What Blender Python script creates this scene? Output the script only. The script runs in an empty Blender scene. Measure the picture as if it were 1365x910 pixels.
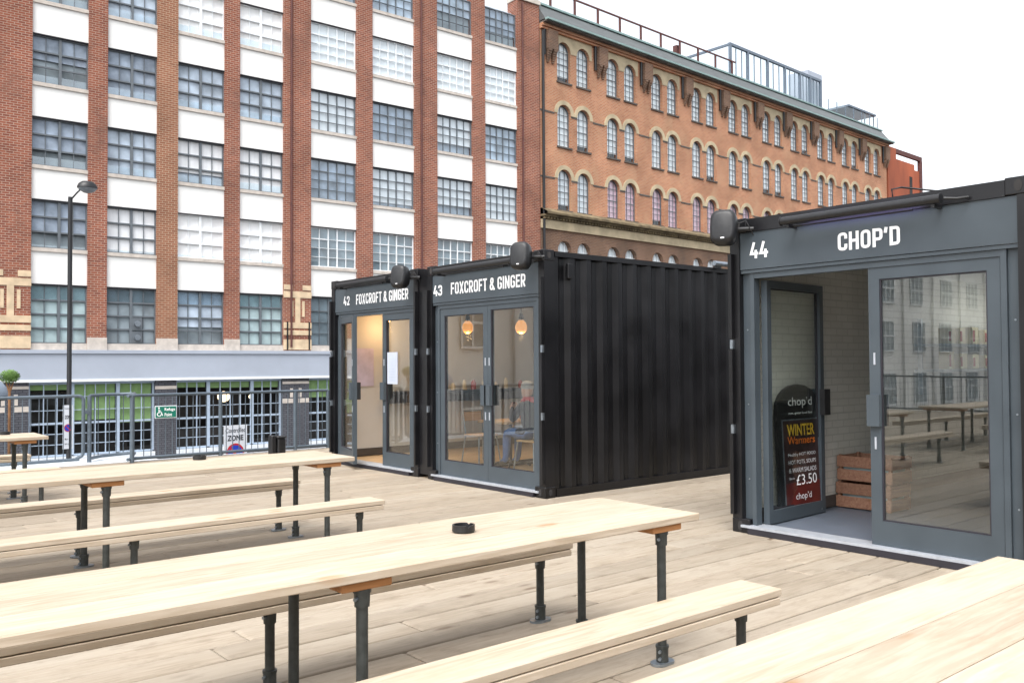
import bpy, bmesh, math, random
from mathutils import Vector, Matrix
random.seed(7)
S = bpy.context.scene
C = S.collection
R = math.radians

# ---------------------------------------------------------------- camera
F_PX, YAW, PITCH, ROLL, EYE = 1180.45, 0.876754, 0.024388, 0.0055406, 1.6
fw = Vector((math.cos(YAW)*math.cos(PITCH), math.sin(YAW)*math.cos(PITCH), math.sin(PITCH)))
rt = Vector((math.sin(YAW), -math.cos(YAW), 0))
dn = -rt.cross(fw)
c_, s_ = math.cos(ROLL), math.sin(ROLL)
rt2 = c_*rt + s_*dn
dn2 = -s_*rt + c_*dn
cd = bpy.data.cameras.new('camera')
cd.sensor_fit = 'HORIZONTAL'; cd.sensor_width = 36; cd.lens = F_PX/1365*36
cd.clip_start = .05; cd.clip_end = 1500
cam = bpy.data.objects.new('camera', cd); C.objects.link(cam)
m = Matrix((rt2, -dn2, -fw)).transposed().to_4x4()
m.translation = Vector((0, 0, EYE))
cam.matrix_world = m
S.camera = cam

# ---------------------------------------------------------------- sky, sun, exposure
SUN_EL, SUN_DIR = 60, Vector((-.75, -.45, 0)).normalized()     # horizontal direction TO the sun
w = bpy.data.worlds.new('World'); S.world = w; w.use_nodes = True
wn = w.node_tree.nodes; wl = w.node_tree.links
bg = wn['Background']; bg.inputs['Strength'].default_value = .15
sky = wn.new('ShaderNodeTexSky'); sky.sky_type = 'NISHITA'; sky.sun_disc = False
sky.sun_elevation = R(SUN_EL); sky.sun_rotation = math.atan2(SUN_DIR.x, SUN_DIR.y)
sky.air_density = 1.0; sky.dust_density = 4.0; sky.ozone_density = 1.0
hs = wn.new('ShaderNodeHueSaturation'); hs.inputs['Saturation'].default_value = .22
wl.new(sky.outputs[0], hs.inputs['Color']); wl.new(hs.outputs[0], bg.inputs['Color'])
sd = bpy.data.lights.new('sun', 'SUN'); sd.energy = .5; sd.angle = R(35); sd.color = (1, .96, .9)
so = bpy.data.objects.new('sun', sd); C.objects.link(so)
so.location = (-20, -30, 40)
d_ = -(SUN_DIR*math.cos(R(SUN_EL)) + Vector((0, 0, math.sin(R(SUN_EL)))))
so.rotation_euler = d_.to_track_quat('-Z', 'Y').to_euler()
vs = S.view_settings
vs.view_transform = 'Standard'; vs.look = 'None'; vs.exposure = 1.45; vs.gamma = 1
try: vs.use_curve_mapping = False
except Exception: pass

# ---------------------------------------------------------------- materials
M = {}
def nt(name):
    mt = bpy.data.materials.new(name); mt.use_nodes = True
    M[name] = mt
    return mt, mt.node_tree.nodes, mt.node_tree.links, mt.node_tree.nodes['Principled BSDF']
def N(ns, t, **kw):
    n = ns.new(t)
    for k, v in kw.items():
        if hasattr(n, k) and not k[0].isupper(): setattr(n, k, v)
    return n
def plain(name, col, rough=.5, metal=0, var=.12, scale=6., bump=0., stretch=(1, 1, 1), spec=.5):
    """base colour broken up by noise, with uneven gloss"""
    mt, ns, ls, p = nt(name)
    g = ns.new('ShaderNodeNewGeometry')
    mp = ns.new('ShaderNodeMapping'); mp.inputs['Scale'].default_value = stretch
    ls.new(g.outputs['Position'], mp.inputs['Vector'])
    no = ns.new('ShaderNodeTexNoise'); no.inputs['Scale'].default_value = scale; no.inputs['Detail'].default_value = 6
    ls.new(mp.outputs[0], no.inputs['Vector'])
    rp = ns.new('ShaderNodeValToRGB')
    rp.color_ramp.elements[0].position = .3; rp.color_ramp.elements[1].position = .7
    rp.color_ramp.elements[0].color = tuple(c*(1-var) for c in col)+(1,)
    rp.color_ramp.elements[1].color = tuple(min(1, c*(1+var)) for c in col)+(1,)
    ls.new(no.outputs['Fac'], rp.inputs['Fac']); ls.new(rp.outputs[0], p.inputs['Base Color'])
    mr = ns.new('ShaderNodeMapRange'); mr.inputs['To Min'].default_value = max(.02, rough-.08); mr.inputs['To Max'].default_value = min(1, rough+.1)
    ls.new(no.outputs['Fac'], mr.inputs['Value']); ls.new(mr.outputs[0], p.inputs['Roughness'])
    p.inputs['Metallic'].default_value = metal
    p.inputs['Specular IOR Level'].default_value = spec
    if bump:
        b = ns.new('ShaderNodeBump'); b.inputs['Strength'].default_value = bump; b.inputs['Distance'].default_value = .01
        ls.new(no.outputs['Fac'], b.inputs['Height']); ls.new(b.outputs[0], p.inputs['Normal'])
    return mt
def wood(name, lo, hi, knot, rough=.6, objvar=.18, grime=None, knots=.06, dirt=None):
    mt, ns, ls, p = nt(name)
    g = ns.new('ShaderNodeNewGeometry'); oi = ns.new('ShaderNodeObjectInfo')
    cb = ns.new('ShaderNodeCombineXYZ'); mu = ns.new('ShaderNodeMath'); mu.operation = 'MULTIPLY'; mu.inputs[1].default_value = 37.
    ls.new(oi.outputs['Random'], mu.inputs[0]); ls.new(mu.outputs[0], cb.inputs[0]); ls.new(mu.outputs[0], cb.inputs[1])
    ad = ns.new('ShaderNodeVectorMath'); ad.operation = 'ADD'
    ls.new(g.outputs['Position'], ad.inputs[0]); ls.new(cb.outputs[0], ad.inputs[1])
    mp = ns.new('ShaderNodeMapping'); mp.inputs['Scale'].default_value = (2.0, 24, 24)
    ls.new(ad.outputs[0], mp.inputs['Vector'])
    no = ns.new('ShaderNodeTexNoise'); no.inputs['Scale'].default_value = 1.6; no.inputs['Detail'].default_value = 8; no.inputs['Distortion'].default_value = .8
    ls.new(mp.outputs[0], no.inputs['Vector'])
    rp = ns.new('ShaderNodeValToRGB'); rp.color_ramp.elements[0].position = .32; rp.color_ramp.elements[1].position = .68
    rp.color_ramp.elements[0].color = lo+(1,); rp.color_ramp.elements[1].color = hi+(1,)
    ls.new(no.outputs['Fac'], rp.inputs['Fac'])
    # knots
    mp2 = ns.new('ShaderNodeMapping'); mp2.inputs['Scale'].default_value = (1.1, 3.4, 3.4)
    ls.new(ad.outputs[0], mp2.inputs['Vector'])
    vo = ns.new('ShaderNodeTexVoronoi'); vo.inputs['Scale'].default_value = 1.5
    ls.new(mp2.outputs[0], vo.inputs['Vector'])
    kr = ns.new('ShaderNodeMapRange'); kr.inputs['From Min'].default_value = knots; kr.inputs['From Max'].default_value = knots*2.2
    kr.inputs['To Min'].default_value = .8; kr.inputs['To Max'].default_value = 0
    ls.new(vo.outputs['Distance'], kr.inputs['Value'])
    sc_ = ns.new('ShaderNodeSeparateColor'); ls.new(vo.outputs['Color'], sc_.inputs[0])
    gt = ns.new('ShaderNodeMath'); gt.operation = 'GREATER_THAN'; gt.inputs[1].default_value = .55; ls.new(sc_.outputs[0], gt.inputs[0])
    km = ns.new('ShaderNodeMath'); km.operation = 'MULTIPLY'; ls.new(kr.outputs[0], km.inputs[0]); ls.new(gt.outputs[0], km.inputs[1]); kr = km
    mx = ns.new('ShaderNodeMixRGB'); mx.inputs[2].default_value = knot+(1,)
    ls.new(kr.outputs[0], mx.inputs[0]); ls.new(rp.outputs[0], mx.inputs[1])
    col = mx.outputs[0]
    # large blotches
    n2 = ns.new('ShaderNodeTexNoise'); n2.inputs['Scale'].default_value = 1.1; n2.inputs['Detail'].default_value = 4
    mp3 = ns.new('ShaderNodeMapping'); mp3.inputs['Scale'].default_value = (.7, 2.2, 2)
    ls.new(ad.outputs[0], mp3.inputs['Vector']); ls.new(mp3.outputs[0], n2.inputs['Vector'])
    if grime:
        gr = ns.new('ShaderNodeMapRange'); gr.inputs['From Min'].default_value = .45; gr.inputs['From Max'].default_value = .72; gr.inputs['To Max'].default_value = .75
        ls.new(n2.outputs['Fac'], gr.inputs['Value'])
        m2 = ns.new('ShaderNodeMixRGB'); m2.inputs[2].default_value = grime+(1,)
        ls.new(gr.outputs[0], m2.inputs[0]); ls.new(col, m2.inputs[1]); col = m2.outputs[0]
    if dirt:        # scuffs and damp marks
        n3 = ns.new('ShaderNodeTexNoise'); n3.inputs['Scale'].default_value = 3.5; n3.inputs['Detail'].default_value = 9; n3.inputs['Roughness'].default_value = .7
        mp4 = ns.new('ShaderNodeMapping'); mp4.inputs['Scale'].default_value = (1, 2.2, 1); ls.new(g.outputs['Position'], mp4.inputs['Vector']); ls.new(mp4.outputs[0], n3.inputs['Vector'])
        r3 = ns.new('ShaderNodeMapRange'); r3.inputs['From Min'].default_value = .52; r3.inputs['From Max'].default_value = .76; r3.inputs['To Max'].default_value = .7
        ls.new(n3.outputs['Fac'], r3.inputs['Value'])
        m3 = ns.new('ShaderNodeMixRGB'); m3.inputs[2].default_value = dirt+(1,); ls.new(r3.outputs[0], m3.inputs[0]); ls.new(col, m3.inputs[1]); col = m3.outputs[0]
    hv = ns.new('ShaderNodeHueSaturation')
    ov = ns.new('ShaderNodeMapRange'); ov.inputs['To Min'].default_value = 1-objvar; ov.inputs['To Max'].default_value = 1+objvar*.6
    ls.new(oi.outputs['Random'], ov.inputs['Value']); ls.new(ov.outputs[0], hv.inputs['Value']); ls.new(col, hv.inputs['Color'])
    ls.new(hv.outputs[0], p.inputs['Base Color'])
    p.inputs['Roughness'].default_value = rough; p.inputs['Specular IOR Level'].default_value = .3
    b = ns.new('ShaderNodeBump'); b.inputs['Strength'].default_value = .25; b.inputs['Distance'].default_value = .004
    ls.new(no.outputs['Fac'], b.inputs['Height']); ls.new(b.outputs[0], p.inputs['Normal'])
    return mt
def brick(name, c1, c2, mortar, bw=.225, rh=.0825, ms=.011, rough=.85, blotch=None, bump=.5):
    mt, ns, ls, p = nt(name)
    tc = ns.new('ShaderNodeTexCoord'); sp = ns.new('ShaderNodeSeparateXYZ'); ls.new(tc.outputs['Object'], sp.inputs[0])
    ad = ns.new('ShaderNodeMath'); ad.operation = 'ADD'; ls.new(sp.outputs[0], ad.inputs[0]); ls.new(sp.outputs[1], ad.inputs[1])
    cb = ns.new('ShaderNodeCombineXYZ'); ls.new(ad.outputs[0], cb.inputs[0]); ls.new(sp.outputs[2], cb.inputs[1])
    bt = ns.new('ShaderNodeTexBrick'); bt.inputs['Scale'].default_value = 1; bt.inputs['Brick Width'].default_value = bw
    bt.inputs['Row Height'].default_value = rh; bt.inputs['Mortar Size'].default_value = ms; bt.inputs['Mortar Smooth'].default_value = .3
    bt.inputs['Color1'].default_value = c1+(1,); bt.inputs['Color2'].default_value = c2+(1,); bt.inputs['Mortar'].default_value = mortar+(1,)
    bt.inputs['Bias'].default_value = -.2
    ls.new(cb.outputs[0], bt.inputs['Vector'])
    col = bt.outputs['Color']
    no = ns.new('ShaderNodeTexNoise'); no.inputs['Scale'].default_value = .55; no.inputs['Detail'].default_value = 7
    ls.new(tc.outputs['Object'], no.inputs['Vector'])
    hv = ns.new('ShaderNodeHueSaturation'); mr = ns.new('ShaderNodeMapRange')
    mr.inputs['From Min'].default_value = .3; mr.inputs['From Max'].default_value = .7; mr.inputs['To Min'].default_value = .78; mr.inputs['To Max'].default_value = 1.2
    ls.new(no.outputs['Fac'], mr.inputs['Value']); ls.new(mr.outputs[0], hv.inputs['Value']); ls.new(col, hv.inputs['Color']); col = hv.outputs[0]
    if blotch:
        n2 = ns.new('ShaderNodeTexNoise'); n2.inputs['Scale'].default_value = .9; n2.inputs['Detail'].default_value = 8; n2.inputs['Roughness'].default_value = .65
        mp = ns.new('ShaderNodeMapping'); mp.inputs['Location'].default_value = (13, 5, 2); mp.inputs['Scale'].default_value = (1, 1, .7)
        ls.new(tc.outputs['Object'], mp.inputs['Vector']); ls.new(mp.outputs[0], n2.inputs['Vector'])
        r2 = ns.new('ShaderNodeMapRange'); r2.inputs['From Min'].default_value = .52; r2.inputs['From Max'].default_value = .72; r2.inputs['To Max'].default_value = .7
        ls.new(n2.outputs['Fac'], r2.inputs['Value'])
        mx = ns.new('ShaderNodeMixRGB'); mx.inputs[2].default_value = blotch+(1,); ls.new(r2.outputs[0], mx.inputs[0]); ls.new(col, mx.inputs[1]); col = mx.outputs[0]
    ls.new(col, p.inputs['Base Color']); p.inputs['Roughness'].default_value = rough; p.inputs['Specular IOR Level'].default_value = .2
    b = ns.new('ShaderNodeBump'); b.inputs['Strength'].default_value = bump; b.inputs['Distance'].default_value = .01; b.invert = True
    ls.new(bt.outputs['Fac'], b.inputs['Height']); ls.new(b.outputs[0], p.inputs['Normal'])
    return mt
def glass(name, tint=(.92, .95, .95), ior=1.5, gloss=(1, 1, 1), rough=.0, wavy=0.):
    mt = bpy.data.materials.new(name); mt.use_nodes = True; M[name] = mt
    ns = mt.node_tree.nodes; ls = mt.node_tree.links; ns.remove(ns['Principled BSDF'])
    tr = ns.new('ShaderNodeBsdfTransparent'); tr.inputs[0].default_value = tint+(1,)
    gl = ns.new('ShaderNodeBsdfGlossy'); gl.inputs[0].default_value = gloss+(1,); gl.inputs['Roughness'].default_value = rough
    # Schlick reflectance, the same from both sides of the sheet
    g0 = ns.new('ShaderNodeNewGeometry'); dt = ns.new('ShaderNodeVectorMath'); dt.operation = 'DOT_PRODUCT'
    ls.new(g0.outputs['Incoming'], dt.inputs[0]); ls.new(g0.outputs['Normal'], dt.inputs[1])
    ab_ = ns.new('ShaderNodeMath'); ab_.operation = 'ABSOLUTE'; ls.new(dt.outputs['Value'], ab_.inputs[0])
    sb_ = ns.new('ShaderNodeMath'); sb_.operation = 'SUBTRACT'; sb_.inputs[0].default_value = 1; sb_.use_clamp = True; ls.new(ab_.outputs[0], sb_.inputs[1])
    pw_ = ns.new('ShaderNodeMath'); pw_.operation = 'POWER'; pw_.inputs[1].default_value = 5; ls.new(sb_.outputs[0], pw_.inputs[0])
    f0 = ((ior-1)/(ior+1))**2
    fr = ns.new('ShaderNodeMapRange'); fr.inputs['To Min'].default_value = f0; fr.inputs['To Max'].default_value = 1; ls.new(pw_.outputs[0], fr.inputs['Value'])
    mx = ns.new('ShaderNodeMixShader'); ls.new(fr.outputs[0], mx.inputs[0]); ls.new(tr.outputs[0], mx.inputs[1]); ls.new(gl.outputs[0], mx.inputs[2])
    if wavy:
        g = ns.new('ShaderNodeNewGeometry'); no = ns.new('ShaderNodeTexNoise'); no.inputs['Scale'].default_value = 1.3; no.inputs['Detail'].default_value = 1
        ls.new(g.outputs['Position'], no.inputs['Vector'])
        b = ns.new('ShaderNodeBump'); b.inputs['Strength'].default_value = wavy; b.inputs['Distance'].default_value = .05
        ls.new(no.outputs['Fac'], b.inputs['Height']); ls.new(b.outputs[0], gl.inputs['Normal'])
    ls.new(mx.outputs[0], ns['Material Output'].inputs[0])
    return mt
def emit(name, col, s):
    mt, ns, ls, p = nt(name)
    p.inputs['Base Color'].default_value = col+(1,); p.inputs['Emission Color'].default_value = col+(1,); p.inputs['Emission Strength'].default_value = s
    return mt

wood('pale_timber', (.39, .31, .225), (.52, .44, .345), (.34, .17, .06), objvar=.10, grime=(.54, .46, .36), knots=.07, dirt=(.42, .33, .225))
wood('bearer_timber', (.36, .16, .055), (.50, .24, .10), (.22, .08, .03))
wood('deck_timber', (.275, .228, .170), (.355, .300, .235), (.13, .085, .055), rough=.75, objvar=.13, grime=(.36, .315, .255), knots=.07, dirt=(.17, .132, .095))
wood('crate_timber', (.21, .10, .065), (.33, .18, .115), (.2, .1, .05))
wood('floor_timber', (.40, .26, .14), (.55, .38, .22), (.2, .1, .05))
plain('pipe_paint', (.052, .058, .056), .4, .3, .25, 30)
plain('galvanised', (.30, .34, .38), .35, .8, .2, 25)
plain('black_steel', (.0065, .0065, .0078), .36, 0, .5, 2.2, .08, spec=.45)
plain('black_plastic', (.011, .0115, .013), .42, 0, .3, 30)
plain('frame_grey', (.057, .072, .085), .38, 0, .10, 3, spec=.4)
plain('threshold_metal', (.46, .49, .54), .35, .3, .1, 20)
plain('dark_rubber', (.02, .018, .025), .6)
plain('letter_white', (.92, .93, .94), .5, 0, .03)
plain('white_render', (.80, .80, .78), .85, 0, .03, 1.5)
plain('sill_stone', (.52, .47, .42), .85, 0, .15, 5)
plain('cream_stone', (.62, .48, .32), .85, 0, .18, 3, .2)
plain('arch_stone', (.46, .38, .25), .85, 0, .22, 1.6, .2)
plain('moss_stone', (.15, .115, .065), .9, 0, .55, 2.4, .4)
plain('dark_stone', (.10, .085, .075), .9, 0, .4, 3, .2)
plain('fascia_paint', (.37, .41, .48), .5, 0, .05, 1.2)
plain('window_grey', (.12, .138, .155), .5, 0, .1)
plain('window_white', (.80, .83, .85), .5, 0, .05)
plain('shop_frame', (.36, .44, .54), .45, 0, .06)
plain('roof_metal', (.11, .12, .122), .5, .1, .15, 1.2, 0, (1, 1, 5))
plain('roof_edge', (.22, .32, .31), .55, 0, .15)
plain('rust_steel', (.10, .035, .03), .7, 0, .3)
plain('pavilion_steel', (.13, .165, .21), .45, .1, .1)
plain('corten', (.30, .075, .032), .75, 0, .35, .7, .1, (1, 1, .3))
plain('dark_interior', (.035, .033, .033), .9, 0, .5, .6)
plain('sky_grey', (.44, .52, .61), .8, 0, .35, 1.5)  # sky reflected in the panes, put into a sheet colour; also print and slabs
plain('sky_slate', (.30, .36, .44), .8, 0, .4, 1.7)
plain('blind_light', (.78, .80, .82), .8, 0, .06, 2, 0, (4, 4, .3))
plain('blind_sky_white', (.85, .86, .86), .8, 0, .03)  # white blinds, and reflected sky painted behind the arched panes
plain('blind_green', (.27, .40, .15), .7, 0, .08)
plain('blind_pink', (.74, .50, .57), .8, 0, .2)
plain('teal_tone', (.40, .52, .54), .8, 0, .25, 1.6)
plain('rail_paint', (.105, .135, .165), .4, .2, .1, 12)
plain('kerb_white', (.62, .66, .70), .7, 0, .1)
plain('asphalt', (.05, .05, .052), .9, 0, .2, 8)
plain('paving', (.30, .29, .28), .9, 0, .15, 3)
plain('lamp_black', (.012, .013, .015), .4, .1)
plain('lamp_bowl', (.30, .33, .36), .2, 0, .3)
plain('sign_white', (.78, .80, .84), .45, 0, .03)
plain('sign_red', (.55, .03, .04), .45, 0, .05)
plain('sign_blue', (.02, .06, .52), .45, 0, .05)
plain('sign_green', (.005, .16, .11), .45, 0, .05)
plain('sign_black', (.02, .02, .025), .45, 0, .05)
plain('inner_wall', (.58, .57, .55), .7, 0, .05, 2)
plain('vinyl_floor', (.11, .13, .165), .45, 0, .12, 9)
plain('kick_board', (.07, .06, .055), .6)
plain('paper', (.46, .50, .60), .8, 0, .04)
plain('purple_paper', (.52, .47, .60), .8, 0, .15, 6)
plain('skin', (.55, .33, .25), .5, 0, .06)
plain('wool_grey', (.42, .41, .40), .95, 0, .15, 30)
plain('scarf_red', (.40, .02, .025), .95, 0, .3, 20)
plain('coat_dark', (.014, .013, .022), .9, 0, .2, 14)
plain('denim', (.07, .13, .30), .9, 0, .15, 14)
plain('shoe', (.03, .025, .02), .6)
plain('wine', (.08, .004, .012), .1)
plain('poster', (.04, .022, .022), .35, 0, .3)
plain('poster_red', (.10, .014, .011), .35, 0, .25)
plain('poster_yellow', (.75, .48, .04), .4, 0, .2)
plain('poster_orange', (.70, .17, .02), .4, 0, .2)
plain('carton', (.72, .62, .40), .7, 0, .1)
plain('carton_red', (.42, .06, .04), .7, 0, .1)
plain('leaf_green', (.10, .19, .04), .7, 0, .4, 9)
plain('bark', (.22, .11, .05), .8, 0, .3, 12)
plain('dome_grey', (.22, .27, .34), .4, 0, .1)
plain('terracotta', (.35, .14, .07), .8)
plain('pale_facade', (.80, .80, .78), .8, 0, .08, .3)
brick('red_brick', (.275, .088, .053), (.165, .048, .035), (.385, .285, .22), blotch=(.16, .085, .065))
brick('buff_brick', (.275, .11, .064), (.20, .075, .044), (.385, .30, .21))
brick('orange_brick', (.46, .205, .11), (.36, .14, .078), (.45, .33, .235), blotch=(.46, .29, .18), bump=.5)
brick('brown_brick', (.20, .11, .07), (.14, .075, .055), (.26, .2, .15), blotch=(.10, .08, .065))
brick('slate_brick', (.11, .115, .13), (.085, .09, .105), (.05, .05, .06), ms=.014)
brick('white_brick', (.62, .60, .55), (.57, .55, .50), (.50, .485, .44), .225, .075, .008, .5, bump=.3)
plain('dark_glass_tone', (.24, .29, .32), .6, 0, .35, 1.2)  # dark rooms and dark reflections in the panes, painted as one tone
glass('amber_glass', (.95, .60, .28), 1.6)
glass('cafe_glass', (.94, .96, .95), 1.68, (1, 1, 1), 0, .006)
glass('door_glass', (.92, .95, .94), 1.9, (1, 1, 1), 0, .006)
glass('window_glass', (.90, .94, .96), 1.9, (.95, .98, 1), .0, .012)
glass('shop_glass', (.92, .95, .96), 1.5, (.95, .98, 1), 0, .03)
glass('clear_glass', (.93, .97, .98), 1.4)
emit('bulb_glow', (1, .55, .2), 12)
emit('amber_shade', (.62, .27, .08), .42)
emit('cool_tube', (1, .98, .92), 9)
emit('violet_led', (.50, .42, 1.0), 3)
emit('ornate_glow', (1, .72, .45), 1.5)

# ---------------------------------------------------------------- mesh helpers
ORG = {}
def org(p):
    while p is not None:
        if p.name in ORG: return ORG[p.name]
        p = p.parent
    return Vector((0, 0, 0))
class MB:
    def __init__(s): s.v = []; s.f = []; s.m = []; s.sm = []
    def add(s, vs, fs, mi=0, sm=False):
        b = len(s.v); s.v += [tuple(v) for v in vs]
        for f in fs: s.f.append([i+b for i in f]); s.m.append(mi); s.sm.append(sm)
        return s
    def box(s, x0, x1, y0, y1, z0, z1, mi=0):
        return s.add([(x0,y0,z0),(x1,y0,z0),(x1,y1,z0),(x0,y1,z0),(x0,y0,z1),(x1,y0,z1),(x1,y1,z1),(x0,y1,z1)],
              [(0,3,2,1),(4,5,6,7),(0,1,5,4),(1,2,6,5),(2,3,7,6),(3,0,4,7)], mi)
    def cbox(s, x0, x1, y0, y1, z0, z1, c=.006, mi=0):
        """box with chamfered edges"""
        P = []; idx = {}
        for i, X in enumerate((x0, x1)):
            for j, Y in enumerate((y0, y1)):
                for k, Z in enumerate((z0, z1)):
                    sx, sy, sz = 1-2*i, 1-2*j, 1-2*k
                    for a, q in enumerate(((X, Y+sy*c, Z+sz*c), (X+sx*c, Y, Z+sz*c), (X+sx*c, Y+sy*c, Z))):
                        idx[i,j,k,a] = len(P); P.append(q)
        fs = []
        o = lambda *l: [idx[q] for q in l]
        for t in (0, 1):
            fs.append(o((t,0,0,0),(t,1,0,0),(t,1,1,0),(t,0,1,0))); fs.append(o((0,t,0,1),(1,t,0,1),(1,t,1,1),(0,t,1,1))); fs.append(o((0,0,t,2),(1,0,t,2),(1,1,t,2),(0,1,t,2)))
        for a in (0, 1):
            for b in (0, 1):
                fs.append(o((a,b,0,0),(a,b,1,0),(a,b,1,1),(a,b,0,1)))
                fs.append(o((a,0,b,0),(a,1,b,0),(a,1,b,2),(a,0,b,2)))
                fs.append(o((0,a,b,1),(1,a,b,1),(1,a,b,2),(0,a,b,2)))
                for k in (0, 1): fs.append(o((a,b,k,0),(a,b,k,1),(a,b,k,2)))
        return s.add(P, fs, mi)
    def tube(s, pts, r, n=10, mi=0, cap=True, sm=True):
        """round bar along a polyline; r is one radius or one for each point"""
        pts = [Vector(p) for p in pts]
        rs = r if isinstance(r, (list, tuple)) else [r]*len(pts)
        rings = []; b = len(s.v)
        ref = Vector((0, 0, 1))
        t0 = (pts[-1]-pts[0]).normalized() if (pts[-1]-pts[0]).length > 1e-6 else Vector((0,0,1))
        if abs(t0.z) > .9: ref = Vector((1, 0, 0))
        V = []
        for i, p in enumerate(pts):
            a = pts[max(0, i-1)]; e = pts[min(len(pts)-1, i+1)]
            t = (e-a).normalized() if (e-a).length > 1e-7 else t0
            u = ref.cross(t)
            if u.length < 1e-4: u = Vector((1, 0, 0)).cross(t)
            u.normalize(); v = t.cross(u)
            for k in range(n):
                an = 2*math.pi*k/n
                V.append(p+(u*math.cos(an)+v*math.sin(an))*rs[i])
        F = []
        for i in range(len(pts)-1):
            for k in range(n):
                F.append((i*n+k, i*n+(k+1)%n, (i+1)*n+(k+1)%n, (i+1)*n+k))
        s.add(V, F, mi, sm)
        if cap:
            s.add(V[:n], [tuple(range(n-1, -1, -1))], mi); s.add(V[-n:], [tuple(range(n))], mi)
        return s
    def lathe(s, cx, cy, prof, n=20, mi=0, sx=1, sy=1, sm=True):
        V = []
        for r, z in prof:
            for k in range(n):
                a = 2*math.pi*k/n; V.append((cx+r*sx*math.cos(a), cy+r*sy*math.sin(a), z))
        F = []
        for i in range(len(prof)-1):
            for k in range(n): F.append((i*n+k, i*n+(k+1)%n, (i+1)*n+(k+1)%n, (i+1)*n+k))
        s.add(V, F, mi, sm)
        s.add(V[:n], [tuple(range(n-1,-1,-1))], mi); s.add(V[-n:], [tuple(range(n))], mi)
        return s
    def prism(s, poly, ax, a, b, mi=0):
        """polygon in the plane across axis ax, pushed from a to b"""
        def pt(u, v, w): return {'x': (w, u, v), 'y': (u, w, v), 'z': (u, v, w)}[ax]
        n = len(poly)
        V = [pt(u, v, a) for u, v in poly]+[pt(u, v, b) for u, v in poly]
        F = [tuple(range(n-1,-1,-1)), tuple(range(n, 2*n))]+[(i, (i+1)%n, (i+1)%n+n, i+n) for i in range(n)]
        return s.add(V, F, mi)
    def ball(s, c, r, n=12, mi=0, sx=1, sy=1, sz=1):
        k = n//2+1
        prof = [(r*math.sin(math.pi*i/k), -r*sz*math.cos(math.pi*i/k)) for i in range(k+1)]
        prof[0] = (r*.02, prof[0][1]); prof[-1] = (r*.02, prof[-1][1])
        return s.lathe(c[0], c[1], [(a, c[2]+z) for a, z in prof], n, mi, sx, sy)
    def build(s, name, mats, parent=None, fix=True):
        o_ = org(parent)
        me = bpy.data.meshes.new(name)
        me.from_pydata([(v[0]-o_.x, v[1]-o_.y, v[2]-o_.z) for v in s.v], [], s.f)
        for mm in (mats if isinstance(mats, (list, tuple)) else [mats]): me.materials.append(M[mm])
        me.polygons.foreach_set('material_index', s.m); me.polygons.foreach_set('use_smooth', s.sm)
        if fix:
            bm = bmesh.new(); bm.from_mesh(me); bmesh.ops.recalc_face_normals(bm, faces=bm.faces); bm.to_mesh(me); bm.free()
        me.update()
        ob = bpy.data.objects.new(name, me); C.objects.link(ob)
        if parent: ob.parent = parent
        return ob
def tag(o, label, cat, group=None):
    o['label'] = label; o['category'] = cat
    if group: o['group'] = group
    return o
def thing(name, label, cat, loc=(0, 0, 0), rz=0, group=None, o_=None):
    e = bpy.data.objects.new(name, None); C.objects.link(e); e.location = loc; e.rotation_euler = (0, 0, rz)
    e.empty_display_size = .2
    ORG[e.name] = Vector(loc if o_ is None else o_)
    return tag(e, label, cat, group)
def struct(o): o['kind'] = 'structure'; return o
def stuff(o): o['kind'] = 'stuff'; return o
def clone(o, parent=None, loc=None):
    c = o.copy(); C.objects.link(c)
    if parent: c.parent = parent
    if loc is not None: c.location = loc
    for ch in list(o.children): clone(ch, c)
    return c
def share(ob, name, parent, loc, scale=(1,1,1), rot=None):
    """another piece with the same mesh"""
    c = bpy.data.objects.new(name, ob.data); C.objects.link(c); c.parent = parent
    c.location = loc; c.scale = scale
    if rot: c.rotation_euler = rot
    return c
def lettering(txt, mat, box, place, parent, name='lettering', bold=.02, depth=.003, shear=0):
    """text mesh fitted into box=(u0,u1,v0,v1); place(u,v,d) gives the point, d outwards"""
    cu = bpy.data.curves.new('t', 'FONT'); cu.body = txt; cu.offset = bold; cu.resolution_u = 3; cu.shear = shear
    ob = bpy.data.objects.new('t', cu); C.objects.link(ob)
    dg = bpy.context.evaluated_depsgraph_get()
    me = bpy.data.meshes.new_from_object(ob.evaluated_get(dg))
    bpy.data.objects.remove(ob); bpy.data.curves.remove(cu)
    xs = [v.co.x for v in me.vertices]; ys = [v.co.y for v in me.vertices]
    x0, x1, y0, y1 = min(xs), max(xs), min(ys), max(ys)
    o_ = org(parent); u0, u1, v0, v1 = box
    V = []
    for v in me.vertices:
        u = u0+(v.co.x-x0)/(x1-x0)*(u1-u0); q = v0+(v.co.y-y0)/(y1-y0)*(v1-v0)
        V.append(Vector(place(u, q, depth))-o_)
    F = [tuple(p.vertices) for p in me.polygons]
    bpy.data.meshes.remove(me)
    m2 = bpy.data.meshes.new(name); m2.from_pydata(V, [], F); m2.materials.append(M[mat]); m2.update()
    ob = bpy.data.objects.new(name, m2); C.objects.link(ob); ob.parent = parent
    return ob

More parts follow.
